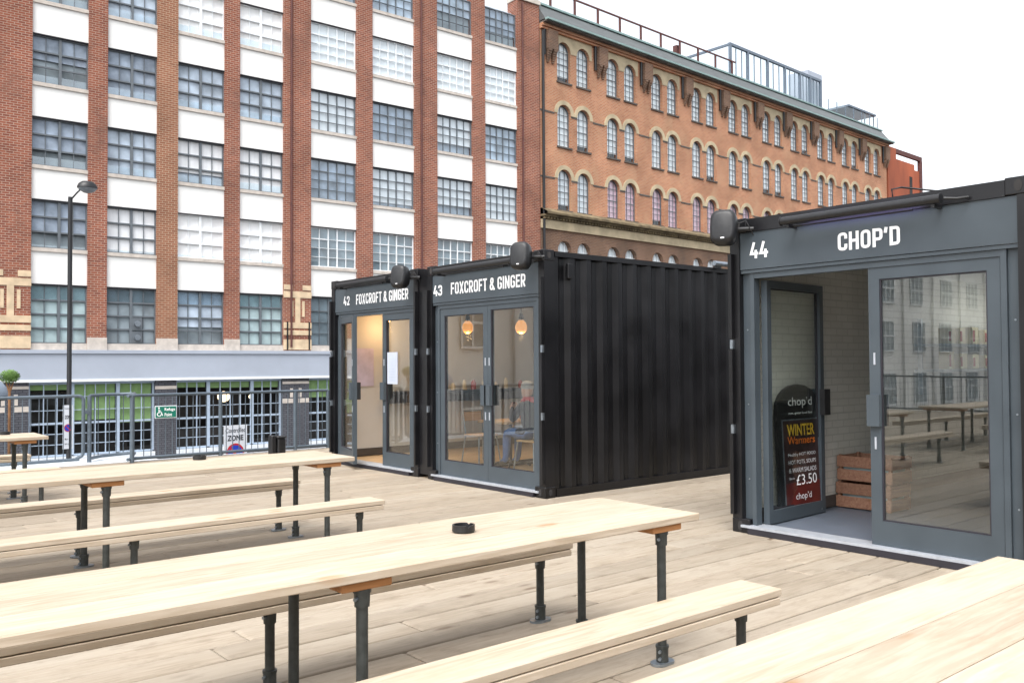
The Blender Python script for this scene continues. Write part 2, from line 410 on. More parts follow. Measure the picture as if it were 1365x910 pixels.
# bold condensed sign letters drawn as strokes in a unit-high box: width, strokes (points; 'o' closes)
def rnd(pts, r, closed=False):
    """round the corners of a polyline"""
    out = []; n = len(pts)
    for i, p in enumerate(pts):
        if not closed and i in (0, n-1): out.append(p); continue
        p = Vector(p); a = Vector(pts[(i-1) % n]); b = Vector(pts[(i+1) % n])
        da = (a-p); db = (b-p); k = min(r, da.length*.5, db.length*.5)
        if abs(da.normalized().dot(db.normalized())) > .95: out.append(tuple(p)); continue
        q0 = p+da.normalized()*k; q1 = p+db.normalized()*k
        for t in (0, .25, .5, .75, 1): out.append(tuple(q0*(1-t)**2+p*2*t*(1-t)+q1*t*t))
    return out
LW = .158; l_, r__, b_, t_ = .085, .435, .085, .915
GL = {
 'O': (.52, [('o', [(l_,b_),(l_,t_),(r__,t_),(r__,b_)])]), 'C': (.51, [('r', [(r__,.64),(r__,t_),(l_,t_),(l_,b_),(r__,b_),(r__,.36)])]),
 'G': (.52, [('r', [(r__,.68),(r__,t_),(l_,t_),(l_,b_),(r__,b_),(r__,.47),(.27,.47)])]), 'D': (.52, [('s', [(l_,0),(l_,1)]), ('r', [(.15,t_),(r__,t_),(r__,b_),(.15,b_)])]),
 'F': (.46, [('s', [(l_,0),(l_,t_),(.46,t_)]), ('s', [(l_,.50),(.41,.50)])]), 'E': (.46, [('s', [(.46,t_),(l_,t_),(l_,b_),(.46,b_)]), ('s', [(l_,.50),(.41,.50)])]),
 'X': (.54, [('s', [(.07,0),(.47,1)]), ('s', [(.07,1),(.47,0)])]), 'T': (.48, [('s', [(0,t_),(.48,t_)]), ('s', [(.24,0),(.24,.9)])]),
 'R': (.52, [('s', [(l_,0),(l_,1)]), ('r', [(.15,t_),(r__,t_),(r__,.45),(.15,.45)]), ('s', [(.25,.45),(.45,0)])]), 'P': (.50, [('s', [(l_,0),(l_,1)]), ('r', [(.15,t_),(r__,t_),(r__,.42),(.15,.42)])]),
 'I': (.17, [('s', [(l_,0),(l_,1)])]), 'N': (.55, [('s', [(l_,0),(l_,1)]), ('s', [(.465,0),(.465,1)]), ('s', [(l_,.95),(.465,.05)])]),
 'H': (.53, [('s', [(l_,0),(l_,1)]), ('s', [(.445,0),(.445,1)]), ('s', [(l_,.5),(.445,.5)])]), '\u2019': (.18, [('s', [(.11,1),(.06,.70)])]),
 '&': (.58, [('o', [(.14,.56),(.14,t_),(.38,t_),(.38,.56)]), ('r', [(.26,.54),(l_,.42),(l_,b_),(.36,b_),(.46,.30)]), ('s', [(.20,.60),(.56,.0)])]),
 '2': (.50, [('r', [(l_,.66),(l_,t_),(r__,t_),(r__,.56),(.10,b_),(.12,b_)]), ('s', [(.02,b_),(.50,b_)])]),
 '3': (.50, [('r', [(l_,.72),(l_,t_),(r__,t_),(r__,.52),(.2,.52)]), ('r', [(.2,.50),(r__,.50),(r__,b_),(l_,b_),(l_,.28)])]),
 '4': (.54, [('s', [(.27,1),(.07,.30),(.54,.30)]), ('s', [(.38,.52),(.38,0)])]), ' ': (.16, [])}
def sign_letters(txt, mat, box, place, parent):
    u0, u1, v0, v1 = box; gap = .085
    W = sum(GL[c][0] for c in txt)+gap*(len(txt)-1)
    x = 0
    for c in txt:
        wd, st = GL[c]; mb = MB(); k = 0
        for kind, pts in st:
            closed = kind == 'o'
            if kind == 'o': P = rnd(pts, .17, True)
            elif kind == 'r': P = rnd(pts, .17)
            elif kind == 'd': P = [pts[0], pts[1]]+rnd([pts[1], pts[2], pts[3], pts[4]], .17)[1:]
            else: P = pts
            n = len(P); V = []
            for i in range(n):
                a = Vector(P[(i-1) % n] if (closed or i > 0) else P[i]); b = Vector(P[(i+1) % n] if (closed or i < n-1) else P[i]); p = Vector(P[i])
                d1 = (p-a).normalized() if (p-a).length > 1e-6 else (b-p).normalized()
                d2 = (b-p).normalized() if (b-p).length > 1e-6 else d1
                t = (d1+d2).normalized(); nn = Vector((-t.y, t.x)); sc = 1/max(.5, nn.dot(Vector((-d1.y, d1.x))))
                for s in (-1, 1):
                    q = p+nn*s*LW/2*sc
                    V.append(place(u0+(x+q.x)/W*(u1-u0), v0+q.y*(v1-v0), .003+.0006*k))
            F = [(2*i, 2*i+1, (2*i+3) % (2*n), (2*i+2) % (2*n)) for i in range(n if closed else n-1)]
            mb.add(V, F); k += 1
        if st: mb.build('letter', mat, parent, False)
        x += wd+gap

# ================================================================ STRUCTURE
ZS = -3.2        # street level below the raised deck
struct(MB().add([(-400,-400,ZS),(400,-400,ZS),(400,400,ZS),(-400,400,ZS)], [(0,1,2,3)]).build('street', 'asphalt'))
struct(MB().box(-70, 110, 28.5, 33.3, ZS, ZS+.12).build('pavement', 'paving'))
deck = struct(MB().box(-14.4, 14, -9, 15.46, -.40, -.045).build('deck', 'dark_rubber'))
# planks along X, 0.25 m wide, staggered ends
PW, GAP = .254, .015
pl = MB().cbox(-.5, .5, -PW/2+GAP/2, PW/2-GAP/2, -.04, 0, .006).build('plank', 'deck_timber', deck)
first = True; cnt = 0; far_mb = MB()
y = -9+PW/2
row = 0
while y < 15.36:
    x = -14.4+random.random()*2.6
    segs = []
    a = -14.4
    while a < 14:
        b = min(14, x); segs.append((a, b)); a = b; x = b+random.choice((2.4, 3.6, 3.9, 4.4))
    for a, b in segs:
        if b-a < .05: continue
        seen = y > .9 and b > .5*y-2.2 and b > -1.0 and a < 11.5 and not (a > 7.1 and 2.6 < y < 5.1) and not (a > 7.1 and y > 7.9)
        if seen and cnt < 298:
            cnt += 1
            if first:
                o = pl; first = False; o.location = ((a+b)/2, y, random.uniform(-.002, .001)); o.scale = (b-a-.004, 1, 1)
            else: share(pl, 'plank', deck, ((a+b)/2, y, random.uniform(-.002, .001)), (b-a-.004, 1, 1))
        else:
            far_mb.box(a+.002, b-.002, y-PW/2+GAP/2, y+PW/2-GAP/2, -.04, -.001)
    y += PW
stuff(far_mb.build('plank', 'deck_timber', deck))
MB().box(-14.4, 5.05, 15.465, 16.40, -.5, -.002).build('edge_capping', 'kerb_white', deck)
MB().box(5.055, 14, 15.465, 15.53, -.5, -.002).build('edge_capping', 'kerb_white', deck)

# ---------------------------------------------------------------- the brick and white office block
BX = thing('office_block', 'tall office block with red brick piers, white panels and grid windows', 'building', (6.743, 34, ZS), R(-1.598), o_=(0, 0, ZS))
piers = [(-2.4, 0), (1.81, 2.45), (4.2, 4.96), (6.77, 7.37), (9.22, 10.42), (12.58, 13.35), (15.52, 16.74), (18.79, 19.51), (21.52, 22.94)]
TOP = 19.75
ext = [(-4.85, -4.2), (-7.3, -6.6), (-9.7, -9.05), (-12.9, -11.5)]
for i, (a, b) in enumerate(piers+ext):
    p = MB().box(a, b, 0, .8, 2.15, TOP)
    o = p.build('pier', 'buff_brick' if i == 2 else 'red_brick', BX)
    if i in (0, 4):
        q = MB(); f = -.03
        for z0, z1 in ((4.34, 4.6), (3.08, 3.32), (2.80, 3.0), (2.2, 2.62)): q.box(a-.01 if i else a, b+.01, f, .01, z0, z1)
        cxm = (a+b)/2 if i else -.62
        q.box(a, cxm-.22, f, .01, 4.66, 4.86); q.box(cxm+.22, b, f, .01, 4.66, 4.86)
        q.box(cxm-.11, cxm+.11, f+.002, .01, 3.322, 4.338)
        for sx in (-1, 1): q.box(cxm+sx*.25-.055, cxm+sx*.25+.055, f, .01, 3.56, 4.2)
        q.build('stone_dressing', 'cream_stone', o)
    else:
        MB().box(a-.01, b+.01, -.03, .02, 2.15, 2.6).build('stone_base', 'sill_stone', o)
    MB().box(a-.03, b+.03, -.08, .85, TOP, TOP+.22).build('coping', 'sill_stone', o)
for x in (9.52, 15.84, 21.79):
    MB().tube([(x, -.07, 2.3), (x, -.07, 19.6)], .045, 8).build('downpipe', 'rust_steel', BX)
for x in (9.36, 10.32): MB().box(x-.025, x+.025, -.06, .0, 2.2, 3.35).build('rail_bracket', 'lamp_black', BX)
bays = [(piers[i][1], piers[i+1][0]) for i in range(8)]+[(-4.2, -2.4), (-6.6, -4.85), (-9.05, -7.3), (-11.5, -9.7)]
sills = [17.28, 14.38, 11.48, 8.58, 5.70, 2.38]; tops = [18.96, 16.06, 13.16, 10.25, 7.37, 4.42]
# sheet colour for each row and bay, reflections painted in: d dark room, g grey sky, l light, w white blind + white frame, r dark reflection + white frame, t teal
codes = ['gggggggg', 'dgwwwwww', 'gggglglg', 'ggllglll', 'glwwrrrr', 'tdgtdddd']
cur = {'d': 'dark_glass_tone', 'r': 'dark_glass_tone', 'g': 'sky_grey', 'l': 'blind_light', 'w': 'blind_sky_white', 't': 'teal_tone'}
pane_unit = MB().box(-.5, .5, -.004, .004, -.5, .5).build('pane', 'window_glass', BX)
pane_used = False; pane_cnt = 0; rest = MB()
for bi, (a, b) in enumerate(bays):
    for r in range(6):
        z0, z1 = sills[r], tops[r]
        code = codes[r][bi] if bi < 8 else random.choice('ggdl')
        hid = r == 0 and bi < 4
        # white panel under the window, with its sill
        zt = z0; zb = (tops[r+1]+.03) if r < 5 else 2.15
        if r < 5:
            pn = MB().box(a, b, .10, .35, zb, zt-.13).build('panel', 'white_render', BX)
            MB().box(a, b, .04, .40, zt-.128, zt).build('sill', 'sill_stone', pn)
            MB().box(a, b, .07, .40, zb-.032, zb-.002).build('drip_edge', 'dark_rubber', pn)
        else:
            MB().box(a, b, .04, .40, 2.152, zt).build('sill', 'sill_stone', BX)
        fm = 'window_white' if code in 'wr' else 'window_grey'
        f = MB(); y0, y1 = .16, .23
        e = .042
        f.box(a, a+e, y0, y1, z0, z1); f.box(b-e, b, y0, y1, z0, z1); f.box(a+e, b-e, y0, y1, z0, z0+e); f.box(a+e, b-e, y0, y1, z1-e, z1)
        cells = []
        if bi < 4 or bi > 7:
            nr = 4 if r == 5 else 3
            mid = (a+b)/2
            f.box(mid-.045, mid+.045, y0-.01, y1, z0+e, z1-e)
            zz = [z0+e+(z1-z0-2*e)*k/nr for k in range(nr+1)]
            for k in range(1, nr):
                for q0, q1 in ((a+e, mid-.045), (mid+.045, b-e)): f.box(q0, q1, y0-.005, y1, zz[k]-.027, zz[k]+.027)
            for q0, q1 in ((a+e, mid-.045), (mid+.045, b-e)):
                qm = (q0+q1)/2
                for k in range(nr):
                    f.box(qm-.012, qm+.012, y0+.02, y1-.01, zz[k]+(.032 if k else 0), zz[k+1]-(.032 if k < nr-1 else 0))
                    cells += [(q0, qm-.012, zz[k]+.032, zz[k+1]-.032), (qm+.012, q1, zz[k]+.032, zz[k+1]-.032)]
        else:
            xx = [a+e+(b-a-2*e)*k/5 for k in range(6)]
            zz = [z0+e+(z1-z0-2*e)*k for k in (0, .24, .48, .72, 1)]
            for k in (1, 2, 3, 4):
                t = .022 if k in (2, 3) else .009
                f.box(xx[k]-t, xx[k]+t, y0, y1-.01, z0+e, z1-e)
            for k in (1, 2, 3):
                for j in range(5):
                    t = .022 if (k == 3 and j != 2) else .008
                    f.box(xx[j]+.026, xx[j+1]-.026, y0+.005, y1-.005, zz[k]-t, zz[k]+t)
            cells = [(xx[i]+.02, xx[i+1]-.02, zz[j]+.02, zz[j+1]-.02) for i in range(5) for j in range(4)]
        wo = f.build('window', fm, BX)
        for q in cells:
            if bi < 4 and not hid and pane_cnt < 299:
                pane_cnt += 1
                loc = ((q[0]+q[1])/2, .20, (q[2]+q[3])/2-ZS); sc = (q[1]-q[0]+.03, 1, q[3]-q[2]+.03)
                tilt = (random.gauss(0, .012), 0, random.gauss(0, .012))
                if not pane_used:
                    pane_used = True; pane_unit.parent = wo; pane_unit.location = loc; pane_unit.scale = sc
                else: share(pane_unit, 'pane', wo, loc, sc, tilt)
            else:
                t1, t2 = random.gauss(0, .006), random.gauss(0, .006)
                rest.add([(q[0]-.015, .20-t1, q[2]-.015), (q[1]+.015, .20+t1, q[2]-.015), (q[1]+.015, .20+t1+t2, q[3]+.015), (q[0]-.015, .20-t1+t2, q[3]+.015)], [(0,1,2,3)])
        if code in cur:
            zlo = z0+.02
            if code == 'l' and random.random() < .5: zlo = z0+(z1-z0)*random.choice((.12, .25, .3))
            if code == 'g' and random.random() < .25: zlo = z0+(z1-z0)*random.choice((.33, .5))
            if zlo > z0+.03: MB().box(a+.02, b-.02, .32, .34, z0+.02, z1-.02).build('back_tone', 'sky_grey' if code == 'l' else 'dark_glass_tone', wo)  # no second blind: blue-grey pane tone painted into the gap below
            MB().box(a+.02, b-.02, .245, .26, zlo, z1-.02).build('blind_or_tone', 'sky_slate' if (code == 'g' and random.random() < .45) else cur[code], wo)  # grey, teal and dark sheets carry reflections and room shade in their colour
        if r == 5 and bi == 1:
            for zc in (2.62, 3.13):
                MB().box(3.37, 3.72, .15, .19, zc-.2, zc+.22).build('vent_plate', 'window_grey', wo)
                MB().tube([(3.52, .16, zc), (3.52, .0, zc)], .09, 12).tube([(3.52, .0, zc), (3.52, -.02, zc)], .11, 12).build('vent_cowl', 'galvanised', wo)
stuff(rest.build('pane', 'window_glass', BX, False))
# rooms behind the glass
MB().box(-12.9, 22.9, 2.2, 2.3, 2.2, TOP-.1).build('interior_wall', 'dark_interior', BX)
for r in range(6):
    MB().box(-12.9, 22.9, .5, 2.2, tops[r]+.06, tops[r]+.2).build('floor_slab', 'sky_grey', BX)
# painted fascia and shopfront of the ground storey
fa = MB().box(-12.9, 22.94, -.14, .3, 1.12, 2.02).build('fascia', 'fascia_paint', BX)
MB().box(-12.9, 22.94, -.20, .3, 2.022, 2.15).build('fascia_ledge', 'fascia_paint', fa)
MB().box(-12.9, 22.94, -.17, .3, 1.03, 1.118).build('fascia_lip', 'window_white', fa)
MB().box(-12.9, 22.94, .05, .5, .97, 1.028).build('head_beam', 'shop_frame', fa)
gp = [(-2.4, -.04), (4.15, 4.93), (9.15, 10.33), (14.6, 15.4), (19.8, 20.9), (-7.3, -6.4), (-12.9, -11.9)]
for a, b in gp:
    o = MB().box(a, b, .0, .5, ZS, 1.028).build('shop_pier', 'slate_brick', BX)
    if b-a > 1:
        q = MB(); cxm = (a+b)/2 if a > 0 else -.62
        for z0, z1 in ((.02, .2),):
            q.box(max(a, cxm-.58), cxm-.12, -.02, .01, z0, z1); q.box(cxm+.12, min(b, cxm+.58), -.02, .01, z0, z1)
        for sx in (-1, 1): q.box(cxm+sx*.19-.06, cxm+sx*.19+.06, -.02, .01, .25, .62)
        q.box(max(a, cxm-.58), min(b, cxm+.58), -.018, .01, .80, .9)
        q.build('stone_dressing', 'sill_stone', o)
    else: MB().box(a, b, -.018, .01, .70, .82).build('stone_dressing', 'sill_stone', o)
gb = [(-.04, 4.15, (1.36, 2.88), (3, 4, 3)), (4.93, 9.15, (6.18, 7.93), (3, 4, 3)), (10.33, 14.6, (11.7, 13.2), (3, 4, 3)), (15.4, 19.8, (16.8, 18.4), (3, 4, 3)), (-6.4, -2.4, (-5.1, -3.7), (3, 4, 3)), (-11.9, -7.3, (-10.4, -8.9), (3, 4, 3))]
zb = [-1.55, -1.17, -.80, -.43, .03, .50, .97]
for gi, (a, b, mids, ncol) in enumerate(gb):
    f = MB(); y0, y1 = .12, .20; gl = MB()
    f.box(a, a+.06, y0, y1, zb[0], zb[-1]); f.box(b-.06, b, y0, y1, zb[0], zb[-1])
    ed = [a]+list(mids)+[b]
    for mx_ in mids: f.box(mx_-.06, mx_+.06, y0-.02, y1, zb[0], zb[-1])
    for g in range(3):
        q0, q1 = ed[g]+.06, ed[g+1]-.06
        for k, z in enumerate(zb):
            t = .034 if k in (0, 3, 6) else .011
            f.box(q0, q1, y0+.002, y1-.002, z-t, z+t)
        for j in range(1, ncol[g]):
            x = q0+(q1-q0)*j/ncol[g]
            f.box(x-.013, x+.013, y0+.004, y1-.006, zb[0], zb[-1])
        for j in range(ncol[g]):
            for k in range(6):
                xa = q0+(q1-q0)*j/ncol[g]; xb = q0+(q1-q0)*(j+1)/ncol[g]
                t1, t2 = random.gauss(0, .003), random.gauss(0, .003)
                gl.add([(xa, .17-t1, zb[k]), (xb, .17+t1, zb[k]), (xb, .17+t1+t2, zb[k+1]), (xa, .17-t1+t2, zb[k+1])], [(0,1,2,3)])
    so_ = f.build('shop_window', 'shop_frame', BX)
    stuff(gl.build('pane', 'shop_glass', so_, False))
    MB().box(a, b, -.05, .3, -1.75, -1.602).build('sill', 'kerb_white', so_)
    MB().box(a, b, .05, .3, ZS, -1.752).build('stall_riser', 'slate_brick', so_)
    gr = [[(0, .97, .74), (1, .97, -.34), (2, .97, -.5)], [(0, .97, .74), (1, .97, .70), (2, .97, .68)], [(0, .97, .22), (1, .97, .3), (2, .97, .5)], [(0, .97, .5)], [(1, .97, .1)], [(0, .97, .3)]][gi]
    for g, z1, z0 in gr:
        MB().box(ed[g]+.08, ed[g+1]-.08, .26, .28, z0, z1).build('blind_or_tone', 'blind_green', so_)
    # the shop beyond the glass
    MB().box(a+.3, b-.4, 2.2, 2.7, -1.7, -.95).build('counter', 'kick_board', so_)
    MB().box(a+.6, b-.6, 3.2, 3.4, -.7, .35).build('back_shelf', 'kick_board', so_)
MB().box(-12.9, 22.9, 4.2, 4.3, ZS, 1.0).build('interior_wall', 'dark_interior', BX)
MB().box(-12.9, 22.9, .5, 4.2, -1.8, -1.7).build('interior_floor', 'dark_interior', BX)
o = MB().ball((7.1, 1.0, .32), .24, 14, sz=.9).build('pendant_lamp', 'ornate_glow', BX); MB().tube([(7.1, 1., .5), (7.1, 1., 1.0)], .01, 6).build('flex', 'lamp_black', o)
o = MB().ball((8.3, 1.2, .28), .08, 10).build('pendant_lamp', 'ornate_glow', BX); MB().tube([(8.3, 1.2, .33), (8.3, 1.2, 1.0)], .01, 6).build('flex', 'lamp_black', o)

# ---------------------------------------------------------------- the warehouse with arched windows
WX = thing('arched_warehouse', 'orange brick warehouse with paired round arched windows and a grey roof edge', 'building', (29.7, 33.36, ZS), R(2.359), o_=(0, 0, ZS))
W0, W1 = 0.0, 38.45
starts = [1.24, 5.07, 8.91, 12.74, 16.58, 20.48, 24.0, 27.62, 31.2, 34.8]
def arch_pts(x0, x1, zs, zspring, n=10):
    """outline of an arched opening from bottom left over the top to bottom right"""
    r = (x1-x0)/2; cx = (x0+x1)/2
    return [(x0, zs)]+[(cx-r*math.cos(math.pi*k/n), zspring+r*math.sin(math.pi*k/n)) for k in range(n+1)]+[(x1, zs)]
def arch_cell(mb, X0, X1, Z0, Z1, x0, x1, zs, zspring, y, depth, n=10):
    """wall panel X0..X1 x Z0..Z1 at y with an arched opening and its reveals"""
    P = arch_pts(x0, x1, zs, zspring, n); cx = (x0+x1)/2
    q = lambda L: [(a, y, b) for a, b in L]
    mb.add(q([(X0, Z0), (x0, Z0), (x0, Z1), (X0, Z1)]), [(0,1,2,3)])
    mb.add(q([(x1, Z0), (X1, Z0), (X1, Z1), (x1, Z1)]), [(0,1,2,3)])
    if zs > Z0+1e-4: mb.add(q([(x0, Z0), (x1, Z0), (x1, zs), (x0, zs)]), [(0,1,2,3)])
    A = P[1:-1]
    for i in range(len(A)-1):
        mb.add(q([A[i], A[i+1], (A[i+1][0], Z1), (A[i][0], Z1)]), [(0,1,2,3)])
    for i in range(len(P)-1):
        (a, b), (c, d) = P[i], P[i+1]
        mb.add([(a, y, b), (c, y, d), (c, y+depth, d), (a, y+depth, b)], [(0,1,2,3)])
    mb.add([(x0, y, zs), (x1, y, zs), (x1, y+depth, zs), (x0, y+depth, zs)], [(0,1,2,3)])
WW = 1.0
rows = [(16.19, 17.78, 15.35, 18.60, 'blind_sky_white'), (12.80, 14.50, 12.0, 15.35, 'blind_sky_white'), (9.50, 11.12, 9.46, 12.0, None)]
bandz = 18.60
for ri, (zs, zsp, Z0, Z1, bl) in enumerate(rows):
    wall = MB(); xs = W0
    for si, s0 in enumerate(starts):
        for j in (0, 1):
            x0 = s0+j*1.46; x1 = x0+WW
            nx = (x1+.23) if j == 0 else ((x1+starts[si+1])/2 if si < 9 else W1)
            arch_cell(wall, xs, nx, Z0, Z1, x0, x1, zs, zsp, 0, .34)
            xs = nx
    wo = wall.build('wall', 'orange_brick', WX, False)
    for si, s0 in enumerate(starts):
        for j in (0, 1):
            x0 = s0+j*1.46; x1 = x0+WW; cx = (x0+x1)/2
            f = MB(); P = arch_pts(x0+.005, x1-.005, zs, zsp); Q = arch_pts(x0+.045, x1-.045, zs+.04, zsp)
            for i in range(len(P)-1):
                a, b, c, d = P[i], P[i+1], Q[i+1], Q[i]
                f.add([(a[0], .16, a[1]), (b[0], .16, b[1]), (c[0], .16, c[1]), (d[0], .16, d[1]), (a[0], .22, a[1]), (b[0], .22, b[1]), (c[0], .22, c[1]), (d[0], .22, d[1])], [(0,1,2,3), (4,7,6,5), (2,6,7,3), (0,4,5,1)])
            f.box(x0+.04, x1-.04, .16, .22, zs, zs+.04)
            for k in (1, 2):
                x = x0+WW*k/3
                f.box(x-.009, x+.009, .165, .195, zs+.04, zsp+.40)
            for k in range(1, 6):
                z = zs+(zsp-zs)*k/5.
                t = .022 if k == 3 else .009
                f.box(x0+.04, x1-.04, .166, .196, z-t, z+t)
            wn_ = f.build('window', 'window_grey', WX, False)
            A = arch_pts(x0+.03, x1-.03, zs+.03, zsp)
            MB().add([(a, .190+random.gauss(0, .002), b) for a, b in A], [tuple(range(len(A)))]).build('pane', 'window_glass', wn_, False)
            MB().box(x0-.06, x1+.06, -.07, .17, zs-.09, zs-.002).build('sill', 'dark_stone', wn_)
            cb = bl or ('blind_light' if si == 0 else 'blind_pink')
            A = arch_pts(x0+.01, x1-.01, zs+(.0 if random.random() < .7 else .3), zsp)
            MB().add([(a, .232, b) for a, b in A], [tuple(range(len(A)))]).build('blind_or_tone', cb, wn_, False)  # white sheets stand in for sky reflected in the arched panes
    if ri > 0:      # stone hoods over the arches and a dark impost line
        for si, s0 in enumerate(starts):
            for j in (0, 1):
                x0 = s0+j*1.46; cx = x0+WW/2; n = 14; q = MB()
                ra, rb = WW/2+.005, WW/2+.23
                I = [(cx-ra*math.cos(math.pi*k/n), zsp+ra*math.sin(math.pi*k/n)) for k in range(n+1)]
                O = [(cx-rb*math.cos(math.pi*k/n), zsp+rb*math.sin(math.pi*k/n)) for k in range(n+1)]
                for k in range(n):
                    a, b, c, d = I[k], I[k+1], O[k+1], O[k]
                    q.add([(a[0], -.035, a[1]), (b[0], -.035, b[1]), (c[0], -.035, c[1]), (d[0], -.035, d[1]), (a[0], .02, a[1]), (b[0], .02, b[1]), (c[0], .01, c[1]), (d[0], .01, d[1])], [(0,1,2,3), (2,3,7,6), (0,1,5,4)])
                q.build('arch_hood', 'arch_stone', wo, False)
        xs = W0
        for si, s0 in enumerate(starts):
            MB().box(xs, s0-.235, -.025, .01, zsp-.09, zsp+.0).build('impost_band', 'dark_stone', wo); MB().box(s0+WW+.005, s0+1.455, -.025, .01, zsp-.09, zsp).build('impost_band', 'dark_stone', wo)
            xs = s0+2.46+.235
        MB().box(xs, W1, -.025, .01, zsp-.09, zsp).build('impost_band', 'dark_stone', wo)
    else:           # cream panels between the pilasters
        for si, s0 in enumerate(starts):
            q = MB()
            arch_cell(q, s0-.16, s0+WW+.23, zsp-.02, bandz, s0, s0+WW, zsp-.02, zsp, -.03, .03)
            arch_cell(q, s0+WW+.23, s0+2.62, zsp-.02, bandz, s0+1.46, s0+2.46, zsp-.02, zsp, -.03, .03)
            q.build('arch_panel', 'arch_stone', wo, False)
# pilasters with stepped corbels and pipes under the eave
for si in range(11):
    xa = starts[si]-1.10 if si < 10 else 37.6
    wdt = .70
    o = MB().box(xa+.22, xa+.22+wdt, -.30, .0, 17.62, 18.598).build('pilaster', 'brown_brick', WX)
    for k in (0, 1):
        q = MB(); cx0 = xa+.25+k*.37
        for st in range(6):
            q.box(cx0+.0+st*.012, cx0+.25-st*.012, -.29+st*.04, .0, 17.62-(st+1)*.11, 17.62-st*.11-.002)
        q.build('corbel', 'brown_brick', o)
    MB().tube([(xa+.1, -.1, 18.6), (xa+.1, -.1, 17.3)], .07, 8).build('downpipe', 'lamp_black', o)
q = MB().box(W0, W1, -.16, .3, 18.60, 18.72); q.box(W0, W1, -.26, .3, 18.722, 18.86); q.build('eaves_course', 'orange_brick', WX)
MB().box(W0, W1+.25, -.50, .3, 18.862, 18.93).build('soffit', 'dark_stone', WX)
MB().box(W0, W1+.25, -.62, -.40, 18.932, 19.03).build('gutter', 'roof_edge', WX)
rf = MB().add([(W0, -.42, 19.0), (W1, -.42, 19.0), (W1-.25, .25, 19.95), (W0, .25, 19.95), (W0, 6, 19.95), (W1-.25, 6, 19.95), (W0, 6, 18.6), (W1, 6, 18.6)], [(0,1,2,3), (3,2,5,4), (0,3,4,6), (1,7,5,2)]).build('roof', 'roof_metal', WX, False)
MB().box(W0, W1-.2, .16, .32, 19.952, 20.05).build('roof_trim', 'roof_edge', rf)
for x in [1.17+1.83*k for k in range(10)]:
    MB().box(x-.05, x+.05, .34, .44, 19.95, 20.95).build('rail_post', 'rust_steel', rf)
MB().box(.2, 18.0, .35, .43, 20.952, 21.03).build('guard_rail', 'rust_steel', rf)
MB().box(12.0, 12.3, .5, .8, 19.95, 20.75).build('vent_stack', 'rust_steel', rf)
# lower storey under the cornice
wall = MB(); xs = W0
for si, s0 in enumerate(starts):
    for j in (0, 1):
        x0 = s0+j*1.46; x1 = x0+WW
        nx = (x1+.23) if j == 0 else ((x1+starts[si+1])/2 if si < 9 else W1)
        arch_cell(wall, xs, nx, 4.6, 8.43, x0, x1, 5.2, 7.42, .02, .3); xs = nx
wo = wall.build('wall', 'brown_brick', WX, False)
MB().box(W0, W1, .02, .34, ZS, 4.598).build('wall', 'brown_brick', WX)
for si, s0 in enumerate(starts):
    for j in (0, 1):
        x0 = s0+j*1.46; x1 = x0+WW
        f = MB()
        for k in (1, 2): f.box(x0+k/3-.012, x0+k/3+.012, .20, .24, 5.2, 7.84)
        for k in range(1, 8): f.box(x0, x1, .202, .238, 5.2+k*.32-.01, 5.2+k*.32+.01)
        wn_ = f.build('window', 'window_white', WX)
        A = arch_pts(x0, x1, 5.2, 7.42)
        MB().add([(a, .26, b) for a, b in A], [tuple(range(len(A)))]).build('pane', 'window_glass', wn_, False)
        MB().add([(a, .30, b) for a, b in A], [tuple(range(len(A)))]).build('blind_or_tone', 'blind_sky_white', wn_, False)
co = MB().box(W0, W1, -.10, .3, 8.43, 8.88).build('frieze', 'arch_stone', WX)
q = MB()
x = W0+.05
while x < W1-.1: q.box(x, x+.11, -.24, -.10, 8.90, 9.02); x += .22
stuff(q.build('dentils', 'moss_stone', co))
MB().box(W0, W1, -.32, .3, 9.022, 9.12).build('cornice', 'moss_stone', co)
MB().add([(W0, -.50, 9.122), (W1, -.50, 9.122), (W1, -.50, 9.22), (W0, -.50, 9.22), (W0, -.05, 9.46), (W1, -.05, 9.46), (W0, -.3, 9.122), (W1, -.3, 9.122)], [(0,1,2,3), (3,2,5,4), (0,1,7,6)]).build('cornice_weathering', 'moss_stone', co, False)
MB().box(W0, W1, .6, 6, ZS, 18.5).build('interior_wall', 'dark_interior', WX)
MB().tube([(.12, -.12, 3), (.12, -.12, 18.5)], .07, 8).build('downpipe', 'lamp_black', WX)
# glazed roof pavilion
pv = thing('roof_pavilion', 'glazed steel pavilion standing on the warehouse roof', 'pavilion', (29.7, 33.36, 19.96), R(2.359), o_=(0, 0, 19.96))
PX0, PX1 = 17.6, 29.1
fr_ = MB()
for x in (17.6, 19.6, 22.0, 24.2, 26.2, 27.6, 29.1):
    MB().box(x-.085, x+.085, .42, .57, 19.97, 22.05).build('post', 'pavilion_steel', pv)
    if x < 29:
        pass
xs_ = (17.6, 19.6, 22.0, 24.2, 26.2, 27.6, 29.1)
for i in range(6):
    MB().box(xs_[i]+.06, xs_[i+1]-.06, .50, .52, 20.0, 22.0).build('pane', 'clear_glass', pv)
    q = MB()
    for k in (1, 2): q.box(xs_[i]+(xs_[i+1]-xs_[i])*k/3-.02, xs_[i]+(xs_[i+1]-xs_[i])*k/3+.02, .48, .54, 20.0, 22.0)
    q.build('glazing_bar', 'pavilion_steel', pv)
MB().box(17.5, 29.2, .42, .60, 22.052, 22.22).build('top_beam', 'pavilion_steel', pv)
MB().box(17.54, 17.66, .60, 5.4, 22.055, 22.2).build('top_beam', 'pavilion_steel', pv)
MB().box(17.54, 17.66, 5.28, 5.4, 19.97, 22.05).build('post', 'pavilion_steel', pv)
MB().box(17.57, 17.6, .60, 5.28, 20.0, 22.0).build('pane', 'clear_glass', pv)
